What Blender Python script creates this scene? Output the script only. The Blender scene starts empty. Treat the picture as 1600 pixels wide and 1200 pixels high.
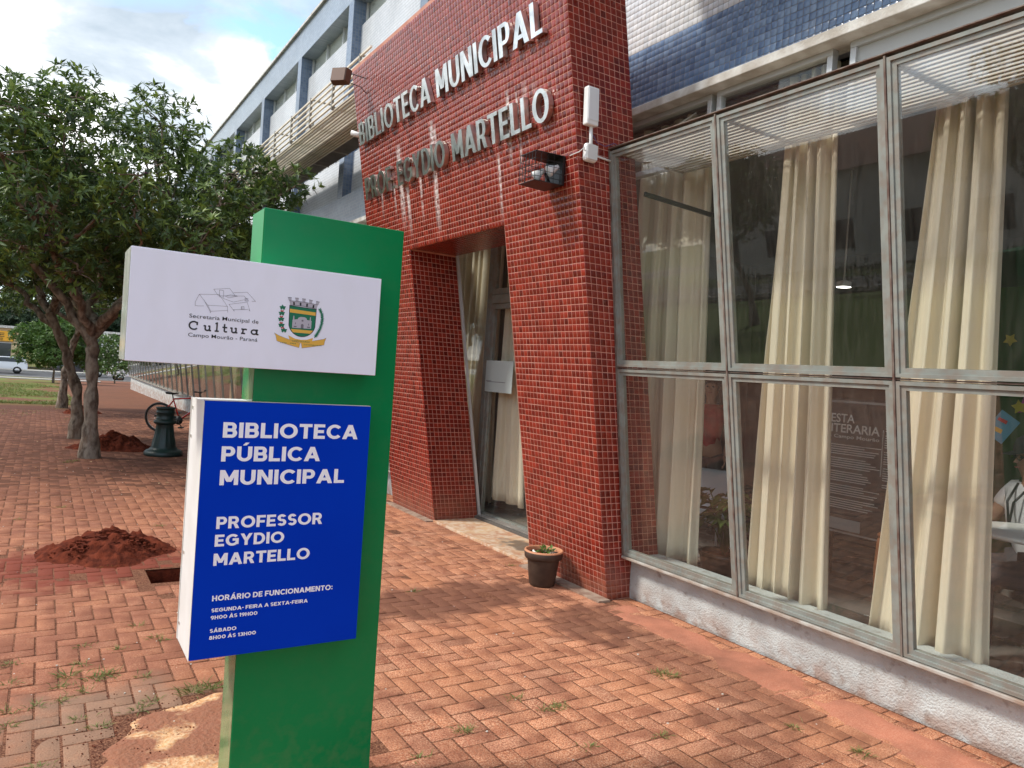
import bpy, bmesh, math, random
import numpy as np
from mathutils import Vector, Matrix, noise
random.seed(7); rng = np.random.default_rng(7)
SC = bpy.context.scene
COL = SC.collection
PI = math.pi

# ------------------------------------------------------------------ camera
cam = bpy.data.cameras.new('camera'); camo = bpy.data.objects.new('camera', cam); COL.objects.link(camo)
R = [[0.84448, -0.05112, -0.53314], [-0.53135, 0.04494, -0.84596], [0.06721, 0.99768, 0.01079]]
camo.matrix_world = Matrix([R[0]+[0], R[1]+[0], R[2]+[1.65], [0, 0, 0, 1]])
cam.sensor_width = 36; cam.lens = 1167/1600*36; cam.clip_start = .05; cam.clip_end = 3000
SC.camera = camo
CAMP = Vector((0, 0, 1.65)); RM = Matrix(R)
def frustum(p):
    q = RM.transposed() @ (Vector(p)-CAMP)
    if q.z > -.3: return None
    return (800+1167*q.x/-q.z, 600-1167*q.y/-q.z, -q.z)
# ------------------------------------------------------------------ world + sun
SUN_EL = 47; SUN_D = Vector((-.86, .33, 0)).normalized()
az = math.atan2(SUN_D.x, SUN_D.y)
W = bpy.data.worlds.new('World'); SC.world = W; W.use_nodes = True
nt = W.node_tree; nt.nodes.clear()
def N(t, typ, **kw):
    n = t.nodes.new(typ)
    for k, v in kw.items():
        if k.startswith('i_'): n.inputs[k[2:].replace('_', ' ')].default_value = v
        else: setattr(n, k, v)
    return n
out = N(nt, 'ShaderNodeOutputWorld'); bg = N(nt, 'ShaderNodeBackground'); bg.inputs[1].default_value = .15
sky = N(nt, 'ShaderNodeTexSky', sky_type='NISHITA', sun_disc=False, sun_elevation=math.radians(SUN_EL), sun_rotation=az)
tc = N(nt, 'ShaderNodeTexCoord'); sep = N(nt, 'ShaderNodeSeparateXYZ'); nt.links.new(tc.outputs['Generated'], sep.inputs[0])
# clouds on a flat layer: direction / (z + k)
add = N(nt, 'ShaderNodeMath', operation='ADD'); add.inputs[1].default_value = .22
mx0 = N(nt, 'ShaderNodeMath', operation='MAXIMUM'); mx0.inputs[1].default_value = 0.0
nt.links.new(sep.outputs[2], mx0.inputs[0]); nt.links.new(mx0.outputs[0], add.inputs[0])
dv = N(nt, 'ShaderNodeVectorMath', operation='DIVIDE'); cmb = N(nt, 'ShaderNodeCombineXYZ')
for i in range(3): nt.links.new(add.outputs[0], cmb.inputs[i])
nt.links.new(tc.outputs['Generated'], dv.inputs[0]); nt.links.new(cmb.outputs[0], dv.inputs[1])
def wnoise(scale, off, detail=7, rough=.55, dist=0.):
    a = N(nt, 'ShaderNodeVectorMath', operation='ADD'); a.inputs[1].default_value = off
    nt.links.new(dv.outputs[0], a.inputs[0])
    n = N(nt, 'ShaderNodeTexNoise'); n.inputs['Scale'].default_value = scale; n.inputs['Detail'].default_value = detail
    n.inputs['Roughness'].default_value = rough; n.inputs['Distortion'].default_value = dist
    nt.links.new(a.outputs[0], n.inputs['Vector']); return n
def ramp(t, src, stops, interp='LINEAR'):
    r = N(t, 'ShaderNodeValToRGB'); r.color_ramp.interpolation = interp
    e = r.color_ramp.elements
    while len(e) < len(stops): e.new(.5)
    for el, (p, c) in zip(e, stops):
        el.position = p; el.color = (c, c, c, 1) if not isinstance(c, (tuple, list)) else (*c[:3], 1)
    t.links.new(src, r.inputs[0]); return r
cov = ramp(nt, wnoise(1.25, (3.1, 7.7, 0.4), 8, .5, .3).outputs[0], [(.37, 0.0), (.47, 1.0)])
shade = ramp(nt, wnoise(3.1, (1.3, 4.2, 2.0), 7, .55, .25).outputs[0], [(.34, (2.5, 2.95, 3.4)), (.46, (3.4, 3.8, 4.2)), (.55, (5.4, 5.6, 5.8)), (.66, (9.5, 9.5, 9.4))])
mix = N(nt, 'ShaderNodeMix', data_type='RGBA')
gapv = N(nt, 'ShaderNodeVectorMath', operation='DISTANCE'); gapv.inputs[1].default_value = (.36, 1.50, .635); nt.links.new(dv.outputs[0], gapv.inputs[0])
gn = wnoise(5.5, (2., 9., 1.), 7, .6, .4)
gs = N(nt, 'ShaderNodeMath', operation='MULTIPLY_ADD'); gs.inputs[1].default_value = .62; nt.links.new(gn.outputs[0], gs.inputs[0]); nt.links.new(gapv.outputs['Value'], gs.inputs[2])
gr_ = ramp(nt, gs.outputs[0], [(.34, 0.), (.46, 1.)])
cm_ = N(nt, 'ShaderNodeMath', operation='MULTIPLY'); nt.links.new(cov.outputs[0], cm_.inputs[0]); nt.links.new(gr_.outputs[0], cm_.inputs[1])
skb = N(nt, 'ShaderNodeMix', data_type='RGBA', blend_type='MULTIPLY'); skb.inputs[0].default_value = 1
nt.links.new(sky.outputs[0], skb.inputs[6]); skb.inputs[7].default_value = (1.3, 1.45, 1.6, 1)
nt.links.new(cm_.outputs[0], mix.inputs[0]); nt.links.new(skb.outputs[2], mix.inputs[6]); nt.links.new(shade.outputs[0], mix.inputs[7])
nt.links.new(mix.outputs[2], bg.inputs[0]); nt.links.new(bg.outputs[0], out.inputs[0])
sl = bpy.data.lights.new('sun', 'SUN'); sl.energy = 2.2; sl.angle = math.radians(9); sl.color = (1, .95, .87)
so = bpy.data.objects.new('sun', sl); COL.objects.link(so)
sd = Vector((SUN_D.x*math.cos(math.radians(SUN_EL)), SUN_D.y*math.cos(math.radians(SUN_EL)), math.sin(math.radians(SUN_EL))))
so.rotation_euler = sd.to_track_quat('Z', 'Y').to_euler(); so.location = (-10, 5, 15)
SC.view_settings.view_transform = 'Standard'; SC.view_settings.look = 'None'; SC.view_settings.exposure = 0.78; SC.view_settings.gamma = 1
SC.render.engine = 'CYCLES'
SC.cycles.transparent_max_bounces = 16; SC.cycles.max_bounces = 8

# ------------------------------------------------------------------ materials
MATS = {}
def M(name, base, rough=.7, alt=None, scale=3., bump=0., bscale=60., metallic=0., spec=.5, tint=0., tintcol=None, fine=None, dirt=None, detail=6, stretch=(1, 1, 1), contrast=(.35, .65), coat=0., sub=None):
    """procedural principled material. alt: second colour mixed by world-space noise; tint: per-piece variation"""
    if name in MATS: return MATS[name]
    m = bpy.data.materials.new(name); m.use_nodes = True; t = m.node_tree; b = t.nodes['Principled BSDF']
    b.inputs['Roughness'].default_value = rough; b.inputs['Metallic'].default_value = metallic
    b.inputs['Specular IOR Level'].default_value = spec; b.inputs['Coat Weight'].default_value = coat
    geo = N(t, 'ShaderNodeNewGeometry'); pos = geo.outputs['Position']
    mp = N(t, 'ShaderNodeMapping'); mp.inputs['Scale'].default_value = stretch; t.links.new(pos, mp.inputs[0])
    rgb = N(t, 'ShaderNodeRGB'); rgb.outputs[0].default_value = (*base, 1); c = rgb.outputs[0]
    def mixc(f, a, col, mode='MIX'):
        x = N(t, 'ShaderNodeMix', data_type='RGBA', blend_type=mode); x.clamp_factor = True
        if isinstance(f, (int, float)): x.inputs[0].default_value = f
        else: t.links.new(f, x.inputs[0])
        t.links.new(a, x.inputs[6])
        if isinstance(col, (tuple, list)): x.inputs[7].default_value = (*col[:3], 1)
        else: t.links.new(col, x.inputs[7])
        return x.outputs[2]
    def nz(sc, det=6, st=True):
        n = N(t, 'ShaderNodeTexNoise'); n.inputs['Scale'].default_value = sc; n.inputs['Detail'].default_value = det
        t.links.new(mp.outputs[0] if st else pos, n.inputs['Vector']); return n.outputs[0]
    if tint or tintcol:
        at = N(t, 'ShaderNodeAttribute', attribute_name='tint'); oi = N(t, 'ShaderNodeObjectInfo')
        s = N(t, 'ShaderNodeMath', operation='ADD'); t.links.new(at.outputs['Fac'], s.inputs[0]); t.links.new(oi.outputs['Random'], s.inputs[1])
        fr = N(t, 'ShaderNodeMath', operation='FRACT'); t.links.new(s.outputs[0], fr.inputs[0])
        if tintcol: c = ramp(t, fr.outputs[0], tintcol, 'CONSTANT' if len(tintcol) > 4 else 'LINEAR').outputs[0]
        if tint:
            v = N(t, 'ShaderNodeMapRange'); v.inputs[3].default_value = 1-tint; v.inputs[4].default_value = 1+tint
            m2 = N(t, 'ShaderNodeMath', operation='FRACT'); m3 = N(t, 'ShaderNodeMath', operation='MULTIPLY'); m3.inputs[1].default_value = 7.31
            t.links.new(fr.outputs[0], m3.inputs[0]); t.links.new(m3.outputs[0], m2.inputs[0]); t.links.new(m2.outputs[0], v.inputs[0])
            cx = N(t, 'ShaderNodeCombineColor')
            for i in range(3): t.links.new(v.outputs[0], cx.inputs[i])
            c = mixc(1., c, cx.outputs[0], 'MULTIPLY')
    if alt is not None:
        c = mixc(ramp(t, nz(scale, detail), [(contrast[0], 0.), (contrast[1], 1.)]).outputs[0], c, alt)
    if fine:
        col, sc, amt = fine
        r = ramp(t, nz(sc, 3), [(.42, 0.), (.62, amt)]).outputs[0]; c = mixc(r, c, col)
    if dirt: c = dirt(t, c, mixc, nz, pos)
    t.links.new(c, b.inputs['Base Color'])
    if bump:
        bp = N(t, 'ShaderNodeBump'); bp.inputs['Strength'].default_value = min(1, bump); bp.inputs['Distance'].default_value = .01 if bump <= 1 else .01*bump
        t.links.new(nz(bscale, 5), bp.inputs['Height']); t.links.new(bp.outputs[0], b.inputs['Normal'])
    if sub is not None:     # thin translucent surface
        tr = N(t, 'ShaderNodeBsdfTranslucent'); ms = N(t, 'ShaderNodeMixShader'); ms.inputs[0].default_value = sub
        t.links.new(c, tr.inputs[0]); t.links.new(b.outputs[0], ms.inputs[1]); t.links.new(tr.outputs[0], ms.inputs[2])
        t.links.new(ms.outputs[0], t.nodes['Material Output'].inputs[0])
    MATS[name] = m; return m
def mmath(t, op, a, b=None, c=None):
    n = N(t, 'ShaderNodeMath', operation=op)
    for i, v in enumerate((a, b, c)):
        if v is None: continue
        if isinstance(v, (int, float)): n.inputs[i].default_value = v
        else: t.links.new(v, n.inputs[i])
    return n.outputs[0]
def sepn(t, pos):
    s = N(t, 'ShaderNodeSeparateXYZ'); t.links.new(pos, s.inputs[0]); return s.outputs
def spot(t, pos, centre, rad, nzf, amt=.8):
    """soft blotch with a ragged outline at a fixed place on the ground"""
    mp = N(t, 'ShaderNodeMapping', vector_type='TEXTURE'); mp.inputs['Location'].default_value = centre; mp.inputs['Scale'].default_value = rad
    t.links.new(pos, mp.inputs[0]); l = N(t, 'ShaderNodeVectorMath', operation='LENGTH'); t.links.new(mp.outputs[0], l.inputs[0])
    d = mmath(t, 'SUBTRACT', l.outputs['Value'], mmath(t, 'MULTIPLY', mmath(t, 'SUBTRACT', nzf, .5), 2.2))
    mr = N(t, 'ShaderNodeMapRange', interpolation_type='SMOOTHSTEP'); t.links.new(d, mr.inputs[0])
    mr.inputs[1].default_value = 1.15; mr.inputs[2].default_value = .55; mr.inputs[3].default_value = 0; mr.inputs[4].default_value = amt
    return mr.outputs[0]
def maprange(t, v, a, b, c=0., d=1.):
    m = N(t, 'ShaderNodeMapRange'); m.inputs[1].default_value = a; m.inputs[2].default_value = b; m.inputs[3].default_value = c; m.inputs[4].default_value = d
    t.links.new(v, m.inputs[0]); return m.outputs[0]

def paver_dirt(t, c, mixc, nz, pos):
    n1 = nz(1.6, 8); n2 = nz(6, 8); s = sepn(t, pos)
    nm = mmath(t, 'ADD', mmath(t, 'MULTIPLY', n1, .5), mmath(t, 'MULTIPLY', n2, .5))
    c = mixc(ramp(t, n2, [(.42, 0.), (.66, .7)]).outputs[0], c, (.21, .07, .038))
    c = mixc(ramp(t, nz(90, 6), [(.50, 0.), (.66, .7)]).outputs[0], c, (.15, .05, .03))
    c = mixc(ramp(t, n1, [(.36, .4), (.50, 0.)]).outputs[0], c, (.46, .19, .09))
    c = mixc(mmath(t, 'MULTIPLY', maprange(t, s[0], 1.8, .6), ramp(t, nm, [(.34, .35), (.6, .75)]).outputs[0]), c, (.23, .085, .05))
    for ce, ra, am in [((2.65, 4.75, 0), (.95, .45, 1), .8), ((3.25, 3.95, 0), (.4, .38, 1), .72), ((3.35, 2.9, 0), (.28, 1.2, 1), .5), ((3.0, 2.45, 0), (.24, .3, 1), .45), ((2.02, 3.15, 0), (.1, .12, 1), .6), ((2.0, 6.4, 0), (.5, .5, 1), .35), ((2.25, 4.0, 0), (.12, .1, 1), .35)]:
        c = mixc(spot(t, pos, ce, ra, nm, am), c, (.13, .052, .032))
    # loose red earth washed from the pile
    c = mixc(spot(t, pos, (.45, 6.45, 0), (1.05, .68, 1), nm, .95), c, (.19, .042, .024))
    # earth trodden over the bricks under the trees
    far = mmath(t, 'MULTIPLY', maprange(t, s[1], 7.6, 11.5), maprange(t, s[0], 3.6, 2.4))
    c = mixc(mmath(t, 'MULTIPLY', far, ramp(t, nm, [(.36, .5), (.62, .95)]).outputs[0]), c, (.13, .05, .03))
    # greyer bricks laid round the concrete footing
    c = mixc(spot(t, pos, (.42, 3.55, 0), (.62, .62, 1), nm, .55), c, (.26, .19, .13))
    return c
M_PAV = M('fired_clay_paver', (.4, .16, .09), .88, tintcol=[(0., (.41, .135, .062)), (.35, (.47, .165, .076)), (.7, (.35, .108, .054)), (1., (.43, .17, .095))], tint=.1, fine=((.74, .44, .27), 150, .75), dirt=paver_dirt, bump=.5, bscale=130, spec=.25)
M_BED = M('joint_sand', (.12, .04, .022), .95, alt=(.075, .027, .016), scale=3, fine=((.5, .25, .14), 130, .4), dirt=lambda t, c, mixc, nz, pos: mixc(mmath(t, 'MULTIPLY', maprange(t, sepn(t, pos)[1], 8., 11.), .8), c, (.11, .045, .028)), bump=.7, bscale=80, spec=.2)
M_SOIL = M('red_earth', (.15, .033, .016), 1., alt=(.07, .016, .009), scale=18, bump=1., bscale=70, spec=.1)
def strip_dirt(t, c, mixc, nz, pos):
    c = mixc(ramp(t, nz(2.1, 8), [(.45, 0.), (.64, .75)]).outputs[0], c, (.19, .08, .05))
    return c
M_STRIP = M('washed_clay', (.47, .17, .10), .95, alt=(.38, .14, .085), scale=4, fine=((.62, .34, .22), 140, .3), dirt=strip_dirt, bump=.3, bscale=50, spec=.2)
M_CONC = M('raw_concrete', (.66, .36, .15), .9, alt=(.46, .19, .085), scale=5, fine=((.72, .52, .32), 60, .7), bump=1., bscale=60, dirt=lambda t, c, mixc, nz, pos: mixc(ramp(t, nz(3.4, 9), [(.46, 0.), (.52, .9)]).outputs[0], c, (.25, .085, .045)))
M_THR = M('threshold_concrete', (.55, .36, .21), .85, alt=(.42, .2, .11), scale=3.5, fine=((.6, .5, .38), 18, .7), bump=.3, bscale=40, dirt=lambda t, c, mixc, nz, pos: mixc(spot(t, pos, (4.0, 5.95, 0), (.16, .3, 1), nz(9, 6), .85), c, (.11, .075, .05)))
def portal_dirt(t, c, mixc, nz, pos):
    s = sepn(t, pos); n = nz(7, 6)
    tot = None
    # lime streaks: (Y, top z, bottom z, half width)
    for y, zt, zb, w in [(6.57, 4.05, 2.95, .035), (6.50, 4.0, 3.5, .02), (7.36, 4.0, 3.1, .045), (7.22, 3.7, 3.0, .03), (7.9, 3.9, 3.3, .02), (5.2, 3.95, 3.3, .018), (4.95, 3.95, 3.7, .03), (5.4, 3.5, 2.9, .015), (5.06, 3.9, 3.2, .012), (4.82, 3.92, 3.72, .03), (6.9, 3.75, 3.1, .02), (7.55, 3.75, 3.2, .015)]:
        d = mmath(t, 'ABSOLUTE', mmath(t, 'SUBTRACT', s[1], mmath(t, 'ADD', y-.02, mmath(t, 'MULTIPLY', n, .04))))
        a = maprange(t, d, w*1.6, w*.5)
        b_ = mmath(t, 'MULTIPLY', maprange(t, s[2], zb, zb+.35), maprange(t, s[2], zt, zt-.1))
        v = mmath(t, 'MULTIPLY', a, b_); tot = v if tot is None else mmath(t, 'MAXIMUM', tot, v)
    tot = mmath(t, 'MULTIPLY', tot, ramp(t, nz(24, 5), [(.32, 0.), (.55, .95)]).outputs[0])
    c = mixc(tot, c, (.66, .58, .55))
    # mud splashed up the foot of the wall
    f = mmath(t, 'MULTIPLY', maprange(t, s[2], .38, .0), ramp(t, n, [(.3, .15), (.65, .9)]).outputs[0])
    return mixc(f, c, (.27, .10, .06))
M_RED = M('red_glazed_tile', (.3, .03, .02), .16, tintcol=[(0., (.14, .011, .007)), (.4, (.20, .017, .009)), (.75, (.25, .026, .013)), (1., (.16, .011, .007))], tint=.22, dirt=portal_dirt, bump=.06, bscale=30, spec=.55)
M_GROUT = M('pale_grout', (.64, .33, .25), .9, alt=(.52, .22, .16), scale=6, dirt=portal_dirt)
M_BLUE = M('blue_glazed_tile', (.12, .2, .34), .2, tintcol=[(0., (.085, .145, .26)), (.5, (.12, .195, .33)), (1., (.17, .25, .38))], tint=.1, spec=.5, bump=.05, bscale=30, dirt=lambda t, c, mixc, nz, pos: mixc(ramp(t, nz(2.3, 6), [(.55, 0.), (.75, .3)]).outputs[0], c, (.3, .3, .3)))
M_WTILE = M('white_glazed_tile', (.62, .64, .66), .22, tintcol=[(0., (.56, .585, .61)), (1., (.68, .69, .70))], tint=.06, spec=.5, dirt=lambda t, c, mixc, nz, pos: mixc(ramp(t, nz(2.3, 6), [(.5, 0.), (.75, .35)]).outputs[0], c, (.4, .38, .36)))
M_GGROUT = M('dark_grout', (.16, .15, .14), .9, alt=(.24, .22, .20), scale=8)
def tile_wall(name, c1, c2, g, axis='YZ', sz=.05):
    """far tiled wall whose tiles are a few pixels: grid in the material"""
    if name in MATS: return MATS[name]
    m = bpy.data.materials.new(name); m.use_nodes = True; t = m.node_tree; b = t.nodes['Principled BSDF']
    geo = N(t, 'ShaderNodeNewGeometry'); s = sepn(t, geo.outputs['Position'])
    a = s['XYZ'.index(axis[0])]; z = s[2]
    def lines(v):
        fr = mmath(t, 'FRACT', mmath(t, 'DIVIDE', v, sz))
        return mmath(t, 'LESS_THAN', fr, .085)
    g_ = mmath(t, 'MAXIMUM', lines(a), lines(z))
    cm = N(t, 'ShaderNodeCombineXYZ'); t.links.new(mmath(t, 'FLOOR', mmath(t, 'DIVIDE', a, sz)), cm.inputs[0]); t.links.new(mmath(t, 'FLOOR', mmath(t, 'DIVIDE', z, sz)), cm.inputs[1])
    wn = N(t, 'ShaderNodeTexWhiteNoise'); t.links.new(cm.outputs[0], wn.inputs[0])
    r = ramp(t, wn.outputs['Value'], [(0, c1), (1, c2)])
    ns = N(t, 'ShaderNodeTexNoise'); ns.inputs['Scale'].default_value = 1.2; ns.inputs['Detail'].default_value = 6; t.links.new(geo.outputs['Position'], ns.inputs['Vector'])
    x = N(t, 'ShaderNodeMix', data_type='RGBA'); t.links.new(g_, x.inputs[0]); t.links.new(r.outputs[0], x.inputs[6]); x.inputs[7].default_value = (*g, 1)
    y = N(t, 'ShaderNodeMix', data_type='RGBA', blend_type='MULTIPLY'); y.inputs[0].default_value = 1.
    t.links.new(x.outputs[2], y.inputs[6]); t.links.new(ramp(t, ns.outputs[0], [(.3, .8), (.6, 1.)]).outputs[0], y.inputs[7])
    t.links.new(y.outputs[2], b.inputs['Base Color']); b.inputs['Roughness'].default_value = .3
    bp = N(t, 'ShaderNodeBump'); bp.inputs['Strength'].default_value = .5; bp.inputs['Distance'].default_value = .003; bp.invert = True
    t.links.new(g_, bp.inputs['Height']); t.links.new(bp.outputs[0], b.inputs['Normal'])
    MATS[name] = m; return m
M_FWH = tile_wall('far_white_tile', (.56, .58, .60), (.64, .65, .66), (.26, .25, .25))
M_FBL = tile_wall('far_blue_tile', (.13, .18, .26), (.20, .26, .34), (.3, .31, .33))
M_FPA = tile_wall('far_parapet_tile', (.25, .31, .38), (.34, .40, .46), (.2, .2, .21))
M_FBX = tile_wall('far_blue_tile_shaded', (.10, .15, .23), (.16, .215, .30), (.22, .23, .25), 'XZ')  # blue tile darkened for the column sides: their shade put into the colour
M_FRAME = M('grey_green_painted_steel', (.27, .29, .262), .5, alt=(.20, .215, .195), scale=6, fine=((.22, .15, .11), 16, .45), bump=.1, bscale=40)
M_RUST = M('rusty_seam', (.11, .06, .045), .8, alt=(.20, .17, .14), scale=14)
M_CREAM = M('cream_painted_steel', (.52, .46, .37), .5, alt=(.38, .33, .26), scale=4)
M_STUC = M('white_stucco_plinth', (.56, .60, .59), .85, alt=(.43, .46, .455), scale=4, bump=1., bscale=85, dirt=lambda t, c, mixc, nz, pos: mixc(mmath(t, 'MULTIPLY', maprange(t, sepn(t, pos)[2], .2, -.02), ramp(t, nz(9, 6), [(.35, 0.), (.6, .8)]).outputs[0]), mixc(ramp(t, nz(14, 8), [(.58, 0.), (.72, .7)]).outputs[0], c, (.22, .18, .15)), (.30, .16, .10)))
M_LEDGE = M('weathered_white_paint', (.66, .65, .61), .8, alt=(.42, .38, .33), scale=7, bump=.4, bscale=50)
M_CURT = M('cream_curtain_cloth', (.86, .77, .61), .85, alt=(.82, .73, .57), scale=8, bump=.25, bscale=14, stretch=(1, 1, .12), sub=.18, spec=.2)
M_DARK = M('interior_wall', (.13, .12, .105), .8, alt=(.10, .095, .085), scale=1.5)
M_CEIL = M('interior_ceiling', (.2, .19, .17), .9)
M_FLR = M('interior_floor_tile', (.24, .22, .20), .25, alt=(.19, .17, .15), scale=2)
M_STEEL = M('brushed_steel', (.85, .84, .79), .28, metallic=1., alt=(.5, .5, .47), scale=9, bump=.05, bscale=90)
M_GRN = M('green_vinyl_sheet', (.0, .215, .062), .26, alt=(.0, .20, .056), scale=2, spec=.28, bump=.06, bscale=7, dirt=lambda t, c, mixc, nz, pos: mixc(mmath(t, 'MULTIPLY', ramp(t, nz(22, 8), [(.45, .0), (.8, .5)]).outputs[0], maprange(t, sepn(t, pos)[2], .45, .0, .10, .8)), c, (.16, .15, .08)))
M_GRN2 = M('green_vinyl_lit_side', (.012, .30, .075), .3, alt=(.01, .26, .06), scale=3)  # post green brightened: light on its left side put into the colour
M_BLU = M('royal_blue_vinyl', (.0, .036, .47), .5, alt=(.0, .04, .50), scale=3, spec=.05)
M_WHT = M('white_sign_sheet', (.86, .89, 1.0), .45, alt=(.83, .86, .97), scale=2, spec=.4, bump=.03, bscale=10, stretch=(2, 1, .8), fine=((.76, .78, .84), 7, .18))
M_WHT2 = M('white_sheet_edge', (.78, .78, .76), .5, alt=(.70, .69, .66), scale=6)
M_TAPE = M('clear_tape_over_white', (.6, .62, .55), .18, alt=(.42, .46, .38), scale=11, stretch=(1, 1, .5))
M_PRW = M('white_print', (.92, .94, .98), .5)
M_PRK = M('black_print', (.012, .012, .014), .5)
M_PRG = M('grey_print', (.16, .15, .18), .5)
M_PG = M('green_print', (.0, .16, .075), .5); M_PY = M('yellow_print', (.75, .44, .06), .5); M_PR = M('red_print', (.6, .03, .04), .5); M_PS = M('silver_print', (.45, .44, .5), .5)
M_BLK = M('black_steel', (.012, .012, .012), .4)
M_PLW = M('white_plastic', (.78, .78, .76), .35)
M_BRONZE = M('brown_aluminium', (.10, .06, .04), .35)
M_IRON = M('dark_green_cast_iron', (.007, .03, .026), .42, alt=(.014, .024, .02), scale=8, bump=.2, bscale=40)
M_POT = M('brown_plastic_pot', (.045, .026, .018), .55, alt=(.07, .042, .028), scale=14, bump=.1, bscale=60)
M_POTRIM = M('terracotta_rim', (.5, .22, .11), .7)
M_BARK = M('tree_bark', (.19, .13, .09), .95, alt=(.06, .04, .028), scale=11, stretch=(1, 1, .5), bump=2.2, bscale=20, fine=((.38, .32, .25), 13, .6))
M_LEAF = M('tree_leaf', (.05, .09, .025), .42, tintcol=[(0., (.028, .052, .02)), (.4, (.052, .095, .026)), (.75, (.105, .17, .034)), (1., (.20, .27, .05))], sub=.28, spec=.45)
M_LEAF2 = M('bright_leaf', (.08, .15, .03), .45, tintcol=[(0., (.05, .11, .02)), (.5, (.08, .16, .03)), (1., (.14, .22, .05))], sub=.25, spec=.4)
M_LEAF3 = M('dark_leaf', (.02, .045, .02), .5, tintcol=[(0., (.015, .035, .015)), (1., (.04, .075, .03))], sub=.15, spec=.4)
M_GRASS = M('grass_blade', (.14, .19, .04), .6, tintcol=[(0., (.10, .17, .03)), (.6, (.17, .22, .05)), (1., (.32, .30, .11))], sub=.2)
M_FLOW = M('purple_petal', (.3, .07, .5), .6)
M_WFLOW = M('white_petal', (.8, .8, .7), .6)
M_RUB = M('black_rubber', (.015, .015, .015), .7)
M_REDP = M('red_bicycle_paint', (.5, .012, .012), .25, coat=.5)
M_CHR = M('worn_alloy', (.45, .45, .45), .35, metallic=1.)
M_CARW = M('white_car_paint', (.75, .76, .78), .2, coat=.8)
M_CARD = M('dark_car_paint', (.04, .045, .055), .2, coat=.8)
M_CGL = M('tinted_glass', (.02, .025, .03), .08, spec=.8)
M_LAMPR = M('red_lens', (.35, .01, .01), .2); M_LAMPW = M('clear_lens', (.7, .7, .7), .1)
M_ROAD = M('asphalt', (.06, .06, .062), .9, alt=(.045, .045, .048), scale=2)
M_KERB = M('kerb_concrete', (.4, .39, .36), .9, alt=(.3, .28, .25), scale=3)
M_SKIN = M('skin', (.42, .23, .15), .5, alt=(.38, .2, .13), scale=10)
M_HAIR = M('dark_hair', (.015, .01, .008), .5)
def glass(name, tint=(.955, .965, .955), refl=1.0, grime=.05):
    m = bpy.data.materials.new(name); m.use_nodes = True; t = m.node_tree; t.nodes.clear()
    o = N(t, 'ShaderNodeOutputMaterial'); tr = N(t, 'ShaderNodeBsdfTransparent'); tr.inputs[0].default_value = (*tint, 1)
    gl = N(t, 'ShaderNodeBsdfGlossy'); gl.inputs['Roughness'].default_value = .015; gl.inputs[0].default_value = (1, 1, 1, 1)
    geo = N(t, 'ShaderNodeNewGeometry'); dt = N(t, 'ShaderNodeVectorMath', operation='DOT_PRODUCT')
    t.links.new(geo.outputs['Normal'], dt.inputs[0]); t.links.new(geo.outputs['Incoming'], dt.inputs[1])
    schl = mmath(t, 'ADD', mmath(t, 'MULTIPLY', mmath(t, 'POWER', mmath(t, 'SUBTRACT', 1.0, mmath(t, 'ABSOLUTE', dt.outputs['Value'])), 5.0), .95), .045)
    mp = N(t, 'ShaderNodeMapping'); mp.inputs['Scale'].default_value = (60, 60, 1.2); t.links.new(geo.outputs['Position'], mp.inputs[0])
    ns = N(t, 'ShaderNodeTexNoise'); ns.inputs['Scale'].default_value = 1.; ns.inputs['Detail'].default_value = 4; t.links.new(mp.outputs[0], ns.inputs['Vector'])
    ns2 = N(t, 'ShaderNodeTexNoise'); ns2.inputs['Scale'].default_value = 1.7; ns2.inputs['Detail'].default_value = 5; t.links.new(geo.outputs['Position'], ns2.inputs['Vector'])
    df = N(t, 'ShaderNodeBsdfDiffuse'); df.inputs[0].default_value = (.6, .57, .5, 1)
    m1 = N(t, 'ShaderNodeMixShader'); m2 = N(t, 'ShaderNodeMixShader')
    t.links.new(mmath(t, 'MULTIPLY', schl, refl), m1.inputs[0])
    t.links.new(tr.outputs[0], m1.inputs[1]); t.links.new(gl.outputs[0], m1.inputs[2])
    g = mmath(t, 'MULTIPLY', mmath(t, 'MULTIPLY', ramp(t, ns.outputs[0], [(.35, .3), (.75, 1.)]).outputs[0], ramp(t, ns2.outputs[0], [(.3, .4), (.7, 1.)]).outputs[0]), grime*2)
    t.links.new(g, m2.inputs[0]); t.links.new(m1.outputs[0], m2.inputs[1]); t.links.new(df.outputs[0], m2.inputs[2])
    t.links.new(m2.outputs[0], o.inputs[0]); return m
M_GLASS = glass('window_glass', refl=1.0, grime=.016)
M_GLASSC = glass('clear_glass', (.97, .98, .97), .8, .02)

# ------------------------------------------------------------------ mesh helpers
def link(name, me, mat=None, parent=None, loc=None):
    o = bpy.data.objects.new(name, me); COL.objects.link(o)
    if mat is not None and me is not None:
        if isinstance(mat, (list, tuple)):
            for x in mat: me.materials.append(x)
        else: me.materials.append(mat)
    if parent is not None: o.parent = parent
    if loc is not None: o.location = loc
    return o
def tag(o, label, cat, group=None):
    o['label'] = label; o['category'] = cat
    if group: o['group'] = group
    return o
def empty(name, loc=(0, 0, 0), rz=0., label=None, cat=None, group=None):
    o = bpy.data.objects.new(name, None); COL.objects.link(o); o.location = loc; o.rotation_euler = (0, 0, rz); o.empty_display_size = .2
    if label: tag(o, label, cat, group)
    return o
def struct(o): o['kind'] = 'structure'; return o
def stuff(o): o['kind'] = 'stuff'; return o
def copy_tree(o, parent=None, name=None):
    c = o.copy(); COL.objects.link(c); c.parent = parent
    for ch in list(o.children): copy_tree(ch, c)
    return c
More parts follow.
